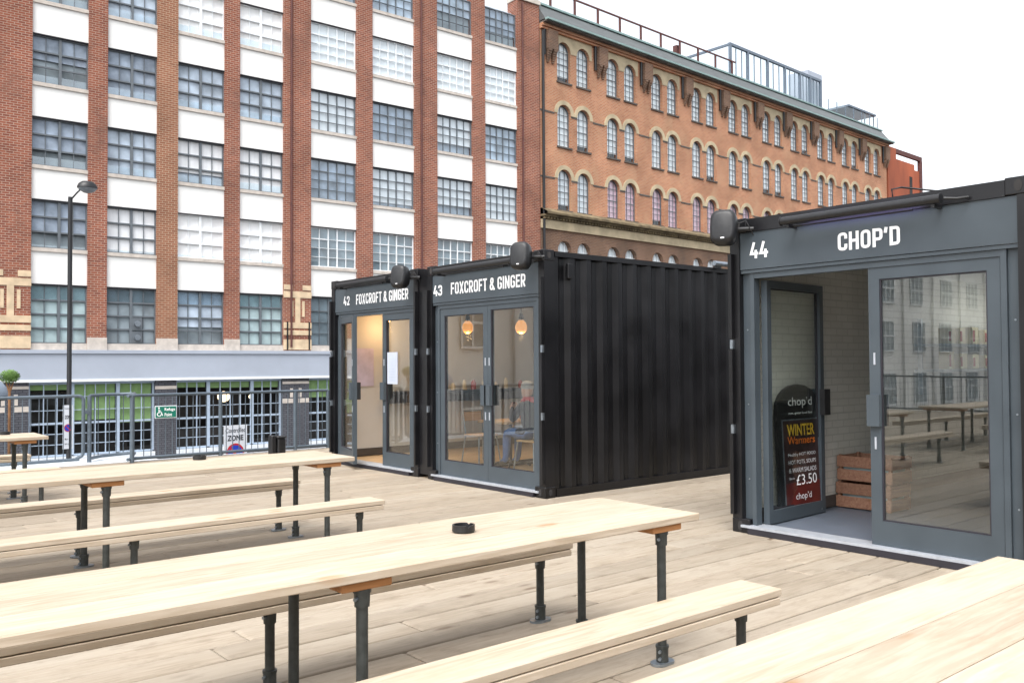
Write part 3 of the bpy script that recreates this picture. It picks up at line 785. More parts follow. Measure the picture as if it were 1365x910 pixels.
MB().box(27.9, 29.9, .8, 2.4, 19.97, 22.8).build('plant_box', 'fascia_paint', pv)
cp = thing('roof_canopy', 'dark flat canopy and slim glass balustrade at the end of the warehouse roof', 'canopy', (29.7, 33.36, 19.96), R(2.359), o_=(0, 0, 19.96))
MB().box(33.6, 38.1, .6, 4.6, 21.2, 21.34).build('canopy_top', 'pavilion_steel', cp)
MB().box(33.7, 36.0, 2.4, 4.5, 19.97, 21.2).build('plant_wall', 'window_grey', cp)
for x in (37.9, 36.4): MB().box(x-.04, x+.04, .7, .78, 19.97, 21.2).build('post', 'pavilion_steel', cp)
for i in range(7):
    x = 30.0+i*1.3
    MB().box(x-.025, x+.025, .36, .41, 19.97, 21.0).build('post', 'pavilion_steel', cp)
    if i < 6: MB().box(x+.03, x+1.27, .375, .39, 20.05, 20.95).build('pane', 'clear_glass', cp)
# corten end block
cx_ = thing('corten_block', 'rust orange steel clad stair block beyond the warehouse', 'building', (29.7, 33.36, ZS), R(2.359), o_=(0, 0, ZS))
MB().box(38.75, 43.6, .0, 5, ZS, 18.0).build('wall', 'corten', cx_)
MB().add([(38.75, 0, 18.0), (40.2, 0, 18.0), (40.2, 0, 18.85), (38.75, 0, 18.85), (38.75, 5, 18.0), (40.2, 5, 18.0), (40.2, 5, 18.85), (38.75, 5, 18.85)], [(0,1,2,3), (5,4,7,6), (3,2,6,7), (0,3,7,4), (1,5,6,2)]).build('parapet', 'corten', cx_)
MB().box(40.2, 45.1, .0, .25, 18.5, 18.85).build('portal_beam', 'rust_steel', cx_)
MB().box(44.75, 45.15, .0, .25, ZS, 18.5).build('portal_post', 'rust_steel', cx_)
MB().box(43.6, 44.75, .1, 5, ZS, 17.6).build('wall', 'corten', cx_)
MB().box(42.6, 43.1, -.03, .05, 15.2, 16.9).build('window_slot', 'dark_interior', cx_)

# ---------------------------------------------------------------- what the glass reflects from behind and beside the camera
bb = thing('low_terrace', 'long stone fronted terrace across the road behind the terrace deck', 'building', (30, -34, ZS), 0)
MB().box(-30, 100, -44, -34, ZS, 12.6).build('wall', 'dark_stone', bb)
for k in range(22): MB().box(-26+k*5.6, -24+k*5.6, -34.0, -33.95, 5, 9).build('window', 'window_glass', bb)
pb = thing('reflected_block', 'made-up pale block along the road, seen only reflected in the glass', 'building', (-30, 36, ZS), 0)  # invented block out of view, put in for the door glass to reflect
MB().box(-80, -8, 36, 46, ZS, 14.5).build('wall', 'pale_facade', pb)
for k in range(13):
    for r_, (z, h_) in enumerate(((-2.0, 2.6), (2.4, 2.5), (6.4, 2.3), (10.2, 1.9))):
        x = -78+k*5.3+random.uniform(-.3, .3)
        wo = MB().box(x, x+2.2, 35.94, 36.02, z, z+h_).build('window', 'dark_glass_tone', pb)
        q = MB()
        for j in (0, 1, 2, 3): q.box(x+j*.7, x+j*.7+.1, 35.90, 35.938, z, z+h_)
        for j in (0, .5, 1): q.box(x, x+2.2, 35.895, 35.934, z+j*h_-.06, z+j*h_+.06)
        q.build('sash', 'window_white', wo)
    MB().box(-80+k*5.3, -79.5+k*5.3, 35.8, 35.998, ZS, 14.5).build('pilaster', 'pale_facade', pb)
MB().box(-80, -8, 35.6, 36.0, 14.502, 14.9).build('cornice', 'sill_stone', pb)

# ================================================================ CONTAINER UNITS
FX = 7.0; CH = 2.95; CL = 6.06
REC = .045; KS = (FX+REC)/FX       # shopfronts sit a little inside the corner posts
def corr(mb, x0, x1, yo, sgn, z0, z1, pitch=.28, dep=.045):
    """corrugated side: outer faces at yo, troughs set back by dep"""
    pts = []; x = x0
    while x < x1-1e-6:
        for dx, d in ((0, 0), (.072, 0), (.14, dep), (.212, dep)):
            if x+dx < x1: pts.append((x+dx, yo-sgn*d))
        x += pitch
    pts.append((x1, yo))
    for i in range(len(pts)-1):
        a, b = pts[i], pts[i+1]
        mb.add([(a[0], a[1], z0), (b[0], b[1], z0), (b[0], b[1], z1), (a[0], a[1], z1)], [(0,1,2,3)])
def casting(x0, y0, z0, parent, hole='x'):
    """corner casting with an oval hole on two faces"""
    w_, d, h = .19, .17, .13
    o = MB().cbox(x0, x0+d, y0, y0+w_, z0, z0+h, .006).build('corner_casting', 'black_steel', parent)
    q = MB()
    if 1:
        P = [(y0+w_/2+.03*math.cos(t*math.pi/6), z0+h/2+.045*math.sin(t*math.pi/6)) for t in range(12)]
        q.prism(P, 'x', x0-.003, x0+.004); q.build('hole', 'dark_interior', o); q = MB()
        P = [(x0+d/2+.03*math.cos(t*math.pi/6), z0+h/2+.042*math.sin(t*math.pi/6)) for t in range(12)]
        q.prism(P, 'y', y0-.003, y0+.004)
    q.build('hole', 'dark_interior', o)
def leaf(parent, place, wdt, z0, z1, rail=.095, bot=.20, hside=1, name='door', handle=True, glz='cafe_glass'):
    """glazed door leaf in its own plane; place(u, d, z): u along the leaf, d through it (outside negative)"""
    def bx(mb, u0, u1, d0, d1, a, b):
        V = [place(u, d, z) for z in (a, b) for u, d in ((u0, d0), (u1, d0), (u1, d1), (u0, d1))]
        mb.add(V, [(0,3,2,1),(4,5,6,7),(0,1,5,4),(1,2,6,5),(2,3,7,6),(3,0,4,7)])
    f = MB(); D0, D1 = -.03, .03
    bx(f, 0, rail, D0, D1, z0, z1); bx(f, wdt-rail, wdt, D0, D1, z0, z1)
    bx(f, rail, wdt-rail, D0, D1, z0, z0+bot); bx(f, rail, wdt-rail, D0, D1, z1-rail, z1)
    o = f.build(name, 'frame_grey', parent)
    g = MB(); bx(g, rail-.01, wdt-rail+.01, -.012, -.004, z0+bot-.01, z1-rail+.01); g.build('pane', glz, o)
    b = MB()
    for d0, d1 in ((-.014, -.012),):
        e = .012
        bx(b, rail, rail+e, -.022, -.001, z0+bot, z1-rail); bx(b, wdt-rail-e, wdt-rail, -.022, -.001, z0+bot, z1-rail)
        bx(b, rail+e, wdt-rail-e, -.022, -.001, z0+bot, z0+bot+e); bx(b, rail+e, wdt-rail-e, -.022, -.001, z1-rail-e, z1-rail)
    b.build('gasket', 'dark_rubber', o)
    if handle:
        u = rail*.5 if hside < 0 else wdt-rail*.5
        h = MB(); bx(h, u-.055, u+.055, -.075, -.03, 1.06, 1.32); h.build('handle', 'frame_grey', o)
        h = MB(); bx(h, u-.055, u+.055, .03, .085, 1.06, 1.32); h.build('handle', 'black_plastic', o)
        for zc in (.92, 1.62):
            h = MB(); bx(h, u-.008, u+.008, -.036, -.03, zc-.05, zc+.05); h.build('lock_plate', 'threshold_metal', o)
    return o
def unit(num, title, y0, y1, label, num_box, tit_box, seam=2.455, left_wall=True, right_wall=True, rp=.09):
    GX = FX+REC
    u = thing('shipping_container', label, 'container', (FX, (y0+y1)/2, 0), 0, 'black container shops on the deck')
    PWD = .105
    for ya, yb, nm in ((y0, y0+PWD, 0), (y1-PWD, y1, 1)):
        for xa in (FX, FX+CL-.16):
            MB().box(xa, xa+.16, ya, yb, .132, CH-.132).build('corner_post', 'black_steel', u)
        # locking-bar keeper strip with gaps, left from the cargo doors
        e0, e1 = (ya+.005, ya+.045) if nm == 0 else (yb-.045, yb-.005)
        for z0, z1 in ((.17, .92), (1.02, 1.72), (1.82, 2.62)):
            MB().box(FX-.045, FX-.001, e0, e1, z0, z1).build('hinge_strip', 'black_steel', u)
        for z in (.95, 1.75): MB().box(FX-.03, FX-.001, e0+.005, e1-.005, z-.025, z+.06).build('hinge_lug', 'galvanised', u)
    for ya in (y0-.004, y1-.186):
        for xa in (FX-.006, FX+CL-.164):
            casting(xa, ya, CH-.13, u); casting(xa, ya, .0, u)
    MB().box(FX+.0, FX+.165, y0+.187, y1-.187, CH-.135, CH-.012).build('front_rail', 'black_steel', u)
    MB().box(FX-.035, FX+.16, y0+.187, y1-.187, .002, .055).build('front_sill', 'dark_rubber', u)
    MB().box(FX-.03, FX+.165, y0+PWD+.002, y1-PWD-.002, .056, .078).build('threshold', 'threshold_metal', u)
    for ya, sg, on in ((y0, -1, right_wall), (y1, 1, left_wall)):
        yo = ya
        MB().box(FX+.18, FX+CL-.18, min(yo, yo-sg*.06), max(yo, yo-sg*.06), CH-.075, CH-.012).build('top_rail', 'black_steel', u)
        MB().box(FX+.18, FX+CL-.18, min(yo, yo-sg*.06), max(yo, yo-sg*.06), .002, .10).build('bottom_rail', 'black_steel', u)
        if on:
            q = MB(); corr(q, FX+.16, FX+CL-.16, yo-sg*.012, sg, .10, CH-.075)
            q.build('corrugated_side', 'black_steel', u, False)
            yi = yo-sg*.085
            MB().box(FX+.18, FX+CL-.1, min(yi, yi-sg*.02), max(yi, yi-sg*.02), .08, 2.62).build('inner_wall', 'white_brick' if num == '44' else 'inner_wall', u)
            yk = yi-sg*.021
            MB().box(FX+.18, FX+CL-.12, min(yk, yk-sg*.02), max(yk, yk-sg*.02), .08, .2).build('skirting', 'kick_board', u)
    q = MB(); x = FX+.02
    while x < FX+CL-.1:
        q.add([(x, y0+.06, CH-.03), (x+.07, y0+.06, CH-.03), (x+.09, y0+.06, CH-.05), (x+.19, y0+.06, CH-.05), (x+.21, y0+.06, CH-.03), (x, y1-.06, CH-.03), (x+.07, y1-.06, CH-.03), (x+.09, y1-.06, CH-.05), (x+.19, y1-.06, CH-.05), (x+.21, y1-.06, CH-.03)], [(k, k+1, k+6, k+5) for k in range(4)]); x += .21
    q.build('roof', 'black_steel', u, False)
    MB().box(FX+.18, FX+CL-.05, y0+.08, y1-.08, 2.62, 2.66).build('ceiling', 'inner_wall', u)
    MB().box(FX+.167, FX+CL-.05, y0+.02, y1-.02, .03, .07).build('floor', 'vinyl_floor' if num == '44' else 'floor_timber', u)
    MB().box(FX+CL-.14, FX+CL-.1, y0+.07, y1-.07, .07, 2.62).build('back_wall', 'inner_wall', u)
    # grey shopfront: header, side panels and door frame
    ya, yb = y0+PWD+.001, y1-PWD-.001
    hd = MB().box(FX+.012, GX+.06, ya, yb, seam+.004, CH-.137).build('header_panel', 'frame_grey', u)
    MB().box(FX+.02, GX+.055, ya, yb, seam-.03, seam-.001).build('head_trim', 'frame_grey', u)
    for a, b in ((ya, ya+rp), (yb-.09, yb)):
        s = MB().box(GX+.014, GX+.06, a, b, .056, seam-.031).build('side_panel', 'frame_grey', u)
        for z in (.5, 1.2, 1.9): MB().tube([(GX+.014, (a+b)/2, z), (GX+.010, (a+b)/2, z)], .008, 8).build('screw', 'galvanised', s)
    DZ = seam-.032
    for a, b in ((ya+rp+.002, ya+rp+.045), (yb-.135, yb-.092)):
        MB().box(GX-.012, GX+.075, a, b, .076, DZ).build('door_jamb', 'frame_grey', u)
    MB().box(GX-.010, GX+.073, ya+rp+.046, yb-.136, DZ-.05, DZ-.001).build('door_head', 'frame_grey', u)
    pl_ = lambda a, v, d: (FX+.012-d, a, v)
    sign_letters(num, 'letter_white', num_box, pl_, hd)
    sign_letters(title, 'letter_white', tit_box, pl_, hd)
    return u, ya+rp+.048, yb-.138, DZ-.052
u44, d0, d1, dz = unit('44', 'CHOP’D', 2.50, 5.15, 'black container shop numbered 44 with one door open inward', (4.930, 4.735, 2.562, 2.712), (4.04, 3.49, 2.545, 2.70), 2.46)
W44 = (d1-d0)
MID = 3.765*KS
# fixed right leaf
leaf(u44, lambda u, d, z: (FX+REC+.03+d, MID-u, z), MID-d0-.003, .08, dz, hside=-1, glz='door_glass')
# left leaf swung inside
ha = R(3)
hx, hy = FX+.10+REC, d1-.03
leaf(u44, lambda u, d, z: (hx+u*math.cos(ha)+d*math.sin(ha), hy+u*math.sin(ha)-d*math.cos(ha), z), 1.06, .082, dz-.01, rail=.07, bot=.12, hside=1, glz='door_glass')
u43, a43, b43, dz3 = unit('43', 'FOXCROFT & GINGER', 7.81, 10.25, 'black container shop numbered 43 with both glazed doors shut', (10.115, 9.915, 2.53, 2.675), (9.71, 8.16, 2.53, 2.69), 2.43, left_wall=False, rp=.03)
m3 = 8.895*KS
leaf(u43, lambda u, d, z: (FX+REC+.03+d, b43-u, z), b43-m3-.004, .08, dz3, hside=1)
leaf(u43, lambda u, d, z: (FX+REC+.03+d, m3-u, z), m3-a43-.004, .08, dz3, rail=.06, hside=-1)
u42, a42, b42, dz2 = unit('42', 'FOXCROFT & GINGER', 10.50, 13.03, 'black container shop numbered 42 with its left door ajar outward', (12.645, 12.455, 2.535, 2.68), (12.25, 10.755, 2.53, 2.69), 2.43, right_wall=False, rp=.03)
m2 = 11.45*KS
leaf(u42, lambda u, d, z: (FX+REC+.03+d, m2-u, z), m2-a42-.004, .08, dz2, hside=-1)
# swung-out leaf: hinge at b42, free edge towards the deck
ang = math.atan2(-.26, -.93); 
LU = Vector((math.sin(R(-17)), -math.cos(R(17)), 0))
leaf(u42, lambda u, d, z: (FX+REC+LU.x*u+d*.956, b42-.005+LU.y*u-d*.292, z), .98, .085, dz2-.01, hside=1)
# paper notices
MB().box(FX+REC-.002, FX+REC+.012, 11.04*KS, 11.31*KS, 1.30, 1.77).build('notice', 'paper', u42)
q = MB()
for k in range(9): q.box(FX+REC-.005, FX+REC-.0025, 11.07*KS, 11.28*KS-random.random()*.06, 1.69-k*.042, 1.697-k*.042)
q.build('print', 'sky_grey', u42)
MB().box(7.35, 7.72, 12.905, 12.915, 1.23, 1.86).build('poster', 'purple_paper', u42)
MB().box(FX+.02, FX+.06, 10.255, 10.495, .05, CH-.03).build('infill_strip', 'black_steel', u42)
# vent box on the long side of 43
MB().cbox(7.36, 7.44, 7.775, 7.82, 2.62, 2.80, .006).build('junction_box', 'black_steel', u43)

# ---------------------------------------------------------------- loudspeakers
def speaker(y, z, yaw, label, dx=0, side=-1):
    s = thing('loudspeaker', label, 'loudspeaker', (FX-.02+dx, y, z), 0, 'loudspeakers at the container corners')
    w_, h, dp = .122, .165, .24
    Rz = Matrix.Rotation(yaw, 3, 'Z') @ Matrix.Rotation(R(8), 3, 'Y')
    o0 = Vector((FX-.20+dx, y, z))
    ring = []
    # front (towards -X) wide, back narrow, rounded corners
    def outline(k, hh, ww): 
        P = []
        for t in range(20):
            a = 2*math.pi*t/20; cs, sn = math.cos(a), math.sin(a); e = .55
            P.append((ww*math.copysign(abs(cs)**e, cs), hh*math.copysign(abs(sn)**e, sn)))
        return P
    V = []; F = []
    secs = [(-.115, .72, .70), (-.105, .90, .88), (-.07, 1.0, 1.0), (.02, .98, .97), (.10, .70, .72), (.125, .45, .5)]
    for x, sh, sw in secs:
        for a, b in outline(0, h*sh, w_*sw): V.append(o0+Rz @ Vector((x, a, b)))
    n = 20
    for i in range(len(secs)-1):
        for k in range(n): F.append((i*n+k, i*n+(k+1)%n, (i+1)*n+(k+1)%n, (i+1)*n+k))
    F.append(tuple(range(n))); F.append(tuple(range((len(secs)-1)*n, len(secs)*n)))
    mb = MB(); mb.add(V, F, 0, True); mb.build('cabinet', 'black_plastic', s)
    q = MB(); c = o0+Rz @ Vector((-.112, 0, -.115))
    q.box(c.x-.008, c.x+.002, c.y-.025, c.y+.025, c.z-.006, c.z+.006); q.build('badge', 'letter_white', s)
    e = Vector((FX+.01, y+side*.17, z+.0))
    MB().tube([o0+Rz @ Vector((.10, 0, 0)), o0+Vector((.14, side*.08, 0)), e], .022, 8).build('bracket', 'black_plastic', s)
    MB().tube([o0+Rz @ Vector((.05, side*.1, .05)), o0+Vector((.12, side*.15, .07)), e+Vector((0, 0, -.06))], .005, 6).build('cable', 'black_plastic', s)
    return s
speaker(5.06, 2.84, R(25), 'black loudspeaker above the open door on the corner beside number 44', side=-1)
speaker(7.98, 2.86, R(25), 'black loudspeaker at the top corner of container 43 beside its long corrugated side', side=-1)
speaker(10.62, 2.82, R(25), 'black loudspeaker at the roof joint between containers 42 and 43', side=-1)
speaker(2.32, 2.86, R(25), 'black loudspeaker at the corner of container 44 past its fixed glass door', dx=.02, side=1)
# ---------------------------------------------------------------- tube lights on the roof rails
def tube_light(ya, yb, label, z=2.845, lit=False):
    t = thing('tube_light', label, 'light', (FX-.1, (ya+yb)/2, z), 0, 'tube lights along the container roofs')
    MB().tube([(FX-.13, ya, z), (FX-.13, yb, z)], .036, 14).build('housing', 'black_plastic', t)
    for y_ in (ya, yb):
        MB().tube([(FX-.13, y_-.004, z), (FX-.13, y_+.004, z)], .041, 14).build('end_cap', 'black_plastic', t)
    MB().tube([(FX-.06, ya+.25, z-.045), (FX-.06, yb-.02, z-.045)], .010, 8).build('bracket_bar', 'black_plastic', t)
    for y_ in (ya+.06, yb-.06): MB().box(FX-.13, FX+.002, y_-.014, y_+.014, z-.06, z-.03).build('bracket', 'black_plastic', t)
    MB().tube([(FX-.12, ya-.02, z), (FX-.08, ya-.10, z-.01), (FX-.02, ya-.16, z+.0)], .012, 8).build('cable', 'black_plastic', t)
    if lit: MB().box(FX-.092, FX-.086, ya+.25, yb-.15, z-.012, z+.012).build('led_strip', 'violet_led', t)
tube_light(3.10, 4.50, 'black tube light over the door opened inward', lit=True)
tube_light(8.25, 9.90, 'black tube light over the shut pair of glazed doors')
tube_light(11.10, 12.60, 'black tube light over the door that swings outward')
t = thing('tube_light', 'pale tube light on the roof edge above the long corrugated side', 'light', (10.4, 7.8, CH), 0, 'tube lights along the container roofs')
MB().tube([(10.15, 7.74, CH+.04), (11.5, 7.74, CH+.04)], .035, 12).build('housing', 'galvanised', t)
for x in (10.3, 11.3): MB().box(x-.02, x+.02, 7.74, 7.84, CH-.03, CH+.03).build('bracket', 'black_plastic', t)
cbl = MB().tube([(FX+.02, 3.55, CH-.02), (FX+.0, 3.55, CH+.05), (FX+.1, 3.52, CH+.075), (FX+.25, 3.3, CH+.03), (FX+.3, 2.9, CH-.0)], .008, 6).build('roof_cable', 'black_plastic')
tag(cbl, 'thin black cable looped over the roof edge of container 44', 'cable')

# ---------------------------------------------------------------- inside container 44
ab = thing('sign_board', 'black round topped menu board leaning inside the open door of 44', 'sign', (7.85, 4.98, .07))
lean = .06
def abp(x, z, d): return (x, 4.90+lean*(z/1.37)-d, z)
def ab_poly(x0, x1, z0, z1, zsh, n=10):
    cx, r = (x0+x1)/2, (x1-x0)/2
    return [(x0, z0)]+[(cx-r*math.cos(math.pi*k/n), zsh+(z1-zsh)*math.sin(math.pi*k/n)) for k in range(n+1)]+[(x1, z0)]
P = ab_poly(7.44, 8.20, .08, 1.375, 1.12); n = len(P)
mb = MB(); mb.add([abp(a, b, 0) for a, b in P]+[abp(a, b, -.04) for a, b in P], [tuple(range(n)), tuple(range(2*n-1, n-1, -1))]+[(i, (i+1)%n, (i+1)%n+n, i+n) for i in range(n)])
mb.build('board', 'black_plastic', ab)
q = MB(); 
def abq(mb, x0, x1, z0, z1, d0, d1): 
    mb.add([abp(x, z, d) for d in (d0, d1) for x, z in ((x0, z0), (x1, z0), (x1, z1), (x0, z1))], [(0,1,2,3),(4,7,6,5),(0,1,5,4),(1,2,6,5),(2,3,7,6),(3,0,4,7)])
abq(q, 7.52, 8.12, .42, 1.02, .001, .006); q.build('poster', 'poster', ab)
q = MB(); abq(q, 7.52, 8.12, .12, .418, .001, .006); q.build('poster', 'poster_red', ab)
q = MB()
for x0, x1, z0, z1 in ((7.505, 7.518, .11, 1.035), (8.122, 8.135, .11, 1.035), (7.518, 8.122, 1.022, 1.035)): abq(q, x0, x1, z0, z1, .001, .008)
q.build('poster_frame', 'galvanised', ab)
AT = lambda u, v, d: abp(u, v, d+.007)
lettering('chop’d', 'letter_white', (7.62, 8.04, 1.14, 1.25), AT, ab, bold=.0)
lettering('mm. great food fast', 'letter_white', (7.62, 8.04, 1.075, 1.105), AT, ab, bold=.01)
lettering('WINTER', 'poster_yellow', (7.58, 8.06, .87, .985), AT, ab, bold=.02)
lettering('Warmers', 'poster_orange', (7.58, 8.06, .79, .865), AT, ab, bold=.01)
lettering('Healthy HOT FOOD', 'sign_white', (7.58, 8.06, .665, .705), AT, ab, bold=0)
lettering('HOT POTS, SOUPS', 'sign_white', (7.58, 8.06, .59, .635), AT, ab, bold=0)
lettering('& WARM SALADS', 'sign_white', (7.58, 8.06, .515, .56), AT, ab, bold=0)
lettering('from', 'sign_white', (7.58, 7.67, .45, .475), AT, ab, bold=0)
lettering('£3.50', 'letter_white', (7.70, 8.06, .39, .49), AT, ab, bold=0)
lettering('chop’d', 'sign_white', (7.68, 7.95, .235, .315), AT, ab, bold=0)
def crate(loc, label):
    k = thing('crate', label, 'crate', loc, 0, 'slatted crates inside container 44')
    X, Y, Z = loc; L, D, Hh = .60, .42, .275
    for a in (0, D-.014):
        for z in (.012, .15):
            MB().cbox(X+a, X+a+.014, Y, Y+L, Z+z, Z+z+.115, .003).build('slat', 'crate_timber', k)
    for b in (0, L-.014):
        for z in (.014, .152):
            MB().cbox(X+.015, X+D-.015, Y+b, Y+b+.014, Z+z, Z+z+.111, .003).build('slat', 'crate_timber', k)
    for b in (.015, L-.045):
        for a in (.015, D-.045): MB().box(X+a, X+a+.03, Y+b, Y+b+.03, Z+.002, Z+Hh).build('corner_block', 'crate_timber', k)
    MB().box(X+.016, X+D-.016, Y+.016, Y+L-.016, Z+.016, Z+.028).build('base', 'crate_timber', k)
    MB().box(X+.05, X+D-.05, Y+.05, Y+L-.05, Z+.03, Z+.16).build('lining', 'teal_tone', k)
crate((8.60, 4.42, .07), 'lower slatted wooden crate on the grey floor inside 44')
crate((8.62, 4.415, .347), 'upper slatted wooden crate stacked inside container 44')
sh = thing('wall_shelf', 'two tier shelf with lit strip on the far wall inside container 44', 'shelf', (11.5, 5.0, 1.5))
for z in (1.50, 1.80): MB().box(10.4, 12.7, 4.70, 5.03, z-.03, z).build('shelf_board', 'galvanised', sh)
for x in (10.5, 12.6): MB().box(x-.015, x+.015, 4.98, 5.03, 1.2, 2.1).build('bracket', 'galvanised', sh)
i = 0
for z in (1.502, 1.802):
    for x in (10.65, 10.95, 11.3, 11.65, 12.0, 12.35):
        i += 1
        hgt = random.uniform(.15, .21)
        k = MB().cbox(x, x+random.uniform(.14, .2), 4.74, 4.86, z, z+hgt, .004).build('carton', 'carton')
        tag(k, 'small cream food carton on the %s shelf inside container 44' % ('lower' if z < 1.7 else 'upper'), 'carton', 'cartons on the %s shelf' % ('lower' if z < 1.7 else 'upper'))
        MB().box(x+.01, x+.06, 4.735, 4.7395, z+.03, z+hgt-.04).build('print', 'carton_red', k)
bt = thing('batten_light', 'bright white strip light over the shelf inside container 44', 'light', (11.9, 4.4, 2.4))
MB().box(11.2, 12.7, 4.36, 4.44, 2.30, 2.34).build('housing', 'galvanised', bt)
MB().tube([(11.25, 4.40, 2.28), (12.65, 4.40, 2.28)], .018, 8).build('tube', 'cool_tube', bt)
ct = thing('counter', 'dark serving counter at the back of container 44', 'counter', (11.9, 3.6, .07))
MB().box(11.2, 11.8, 2.66, 4.2, .072, .98).build('counter_body', 'kick_board', ct); MB().cbox(11.15, 11.85, 2.66, 4.25, .982, 1.02, .005).build('counter_top', 'black_plastic', ct)

# ---------------------------------------------------------------- inside containers 42 and 43
bs = thing('bar_shelf', 'dark bar shelf along the far wall inside containers 42 and 43', 'shelf', (9.5, 12.7, 1.1))
MB().cbox(7.95, 11.6, 12.45, 12.90, 1.09, 1.135, .006).build('shelf_board', 'black_plastic', bs)
MB().box(7.95, 11.6, 12.82, 12.90, .93, 1.088).build('apron', 'kick_board', bs)
for x in (8.3, 8.9, 9.15, 9.4, 9.6, 9.85, 10.1, 10.35, 10.7):
    hgt = random.uniform(.1, .2); r_ = random.uniform(.035, .05)
    j = MB().lathe(x, 12.62, [(r_*.9, 1.136), (r_, 1.15), (r_, 1.136+hgt*.75), (r_*.6, 1.136+hgt*.85), (r_*.6, 1.136+hgt)], 12).build('jar', (jm := random.choice(('carton', 'carton_red', 'black_plastic', 'letter_white'))))
    tag(j, 'small %s jar standing on the dark bar shelf' % {'carton': 'cream', 'carton_red': 'red', 'black_plastic': 'black', 'letter_white': 'white'}[jm], 'jar', 'jars on the bar shelf')
for i, (X, Y, z, lab) in enumerate(((8.5, 11.32, 2.17, 'lit amber glass pendant lamp behind the left door of container 43'), (8.5, 10.00, 2.13, 'lit amber glass pendant lamp behind the right door of container 43'), (7.8, 12.58, 2.32, 'lit bare bulb pendant lamp inside container 42'))):
    p = thing('pendant_lamp', lab, 'lamp', (X, Y, z), 0, 'pendant lamps in the coffee container')
    MB().ball((X, Y, z), .035, 10).build('bulb', 'bulb_glow', p)
    if i < 2:
        MB().lathe(X, Y, [(.025, z-.095), (.066, z-.07), (.088, z-.025), (.088, z+.02), (.07, z+.065), (.036, z+.105)], 18).build('shade', 'amber_shade', p)
        MB().lathe(X, Y, [(.04, z+.12), (.03, z+.2), (.012, z+.21)], 12).build('holder', 'black_plastic', p)
    MB().tube([(X, Y, z+.03), (X, Y, 2.62)], .008, 6).build('flex', 'black_plastic', p)
    ld = bpy.data.lights.new('bulb_light', 'POINT'); ld.energy = 6 if i < 2 else 3; ld.color = (1, .62, .3); ld.shadow_soft_size = .05
    lo = bpy.data.objects.new('bulb_light', ld); C.objects.link(lo); lo.location = (0, 0, -.16); lo.parent = p
# small cafe table, chairs and the seated person
ctb = thing('cafe_table', 'small wooden cafe table inside container 43', 'table', (8.45, 10.2, .07))
MB().cbox(8.1, 8.8, 9.86, 10.56, .715, .75, .005).build('table_top', 'floor_timber', ctb)
MB().tube([(8.45, 10.2, .10), (8.45, 10.2, .715)], .022, 10).build('column', 'black_plastic', ctb)
for a in range(4):
    an = R(45+90*a); MB().tube([(8.45, 10.2, .16), (8.45+.2*math.cos(an), 10.2+.2*math.sin(an), .12), (8.45+.3*math.cos(an), 10.2+.3*math.sin(an), .083)], .013, 8).build('foot', 'black_plastic', ctb)
def chair(x, y, sg, label):
    k = thing('metal_chair', label, 'chair', (x, y, .07), 0, 'metal chairs in the coffee container')
    MB().cbox(x-.19, x+.19, y-.19, y+.19, .48, .505, .008).build('seat', 'floor_timber', k)
    for sx in (-1, 1):
        for sy in (-1, 1):
            MB().tube([(x+sx*.17, y+sy*.17, .49), (x+sx*.21, y+sy*.22, .072)], .012, 8).build('leg', 'galvanised', k)
    MB().tube([(x-.17, y+sg*.17, .49), (x-.18, y+sg*.22, .86), (x+.18, y+sg*.22, .86), (x+.17, y+sg*.17, .49)], .011, 8).build('back_frame', 'galvanised', k)
    MB().cbox(x-.17, x+.17, y+sg*.22-.01, y+sg*.22+.01, .70, .84, .004).build('backrest', 'floor_timber', k)
chair(8.35, 9.54, -1, 'metal legged chair under the seated person')
chair(8.45, 10.92, 1, 'empty metal legged chair across the cafe table')
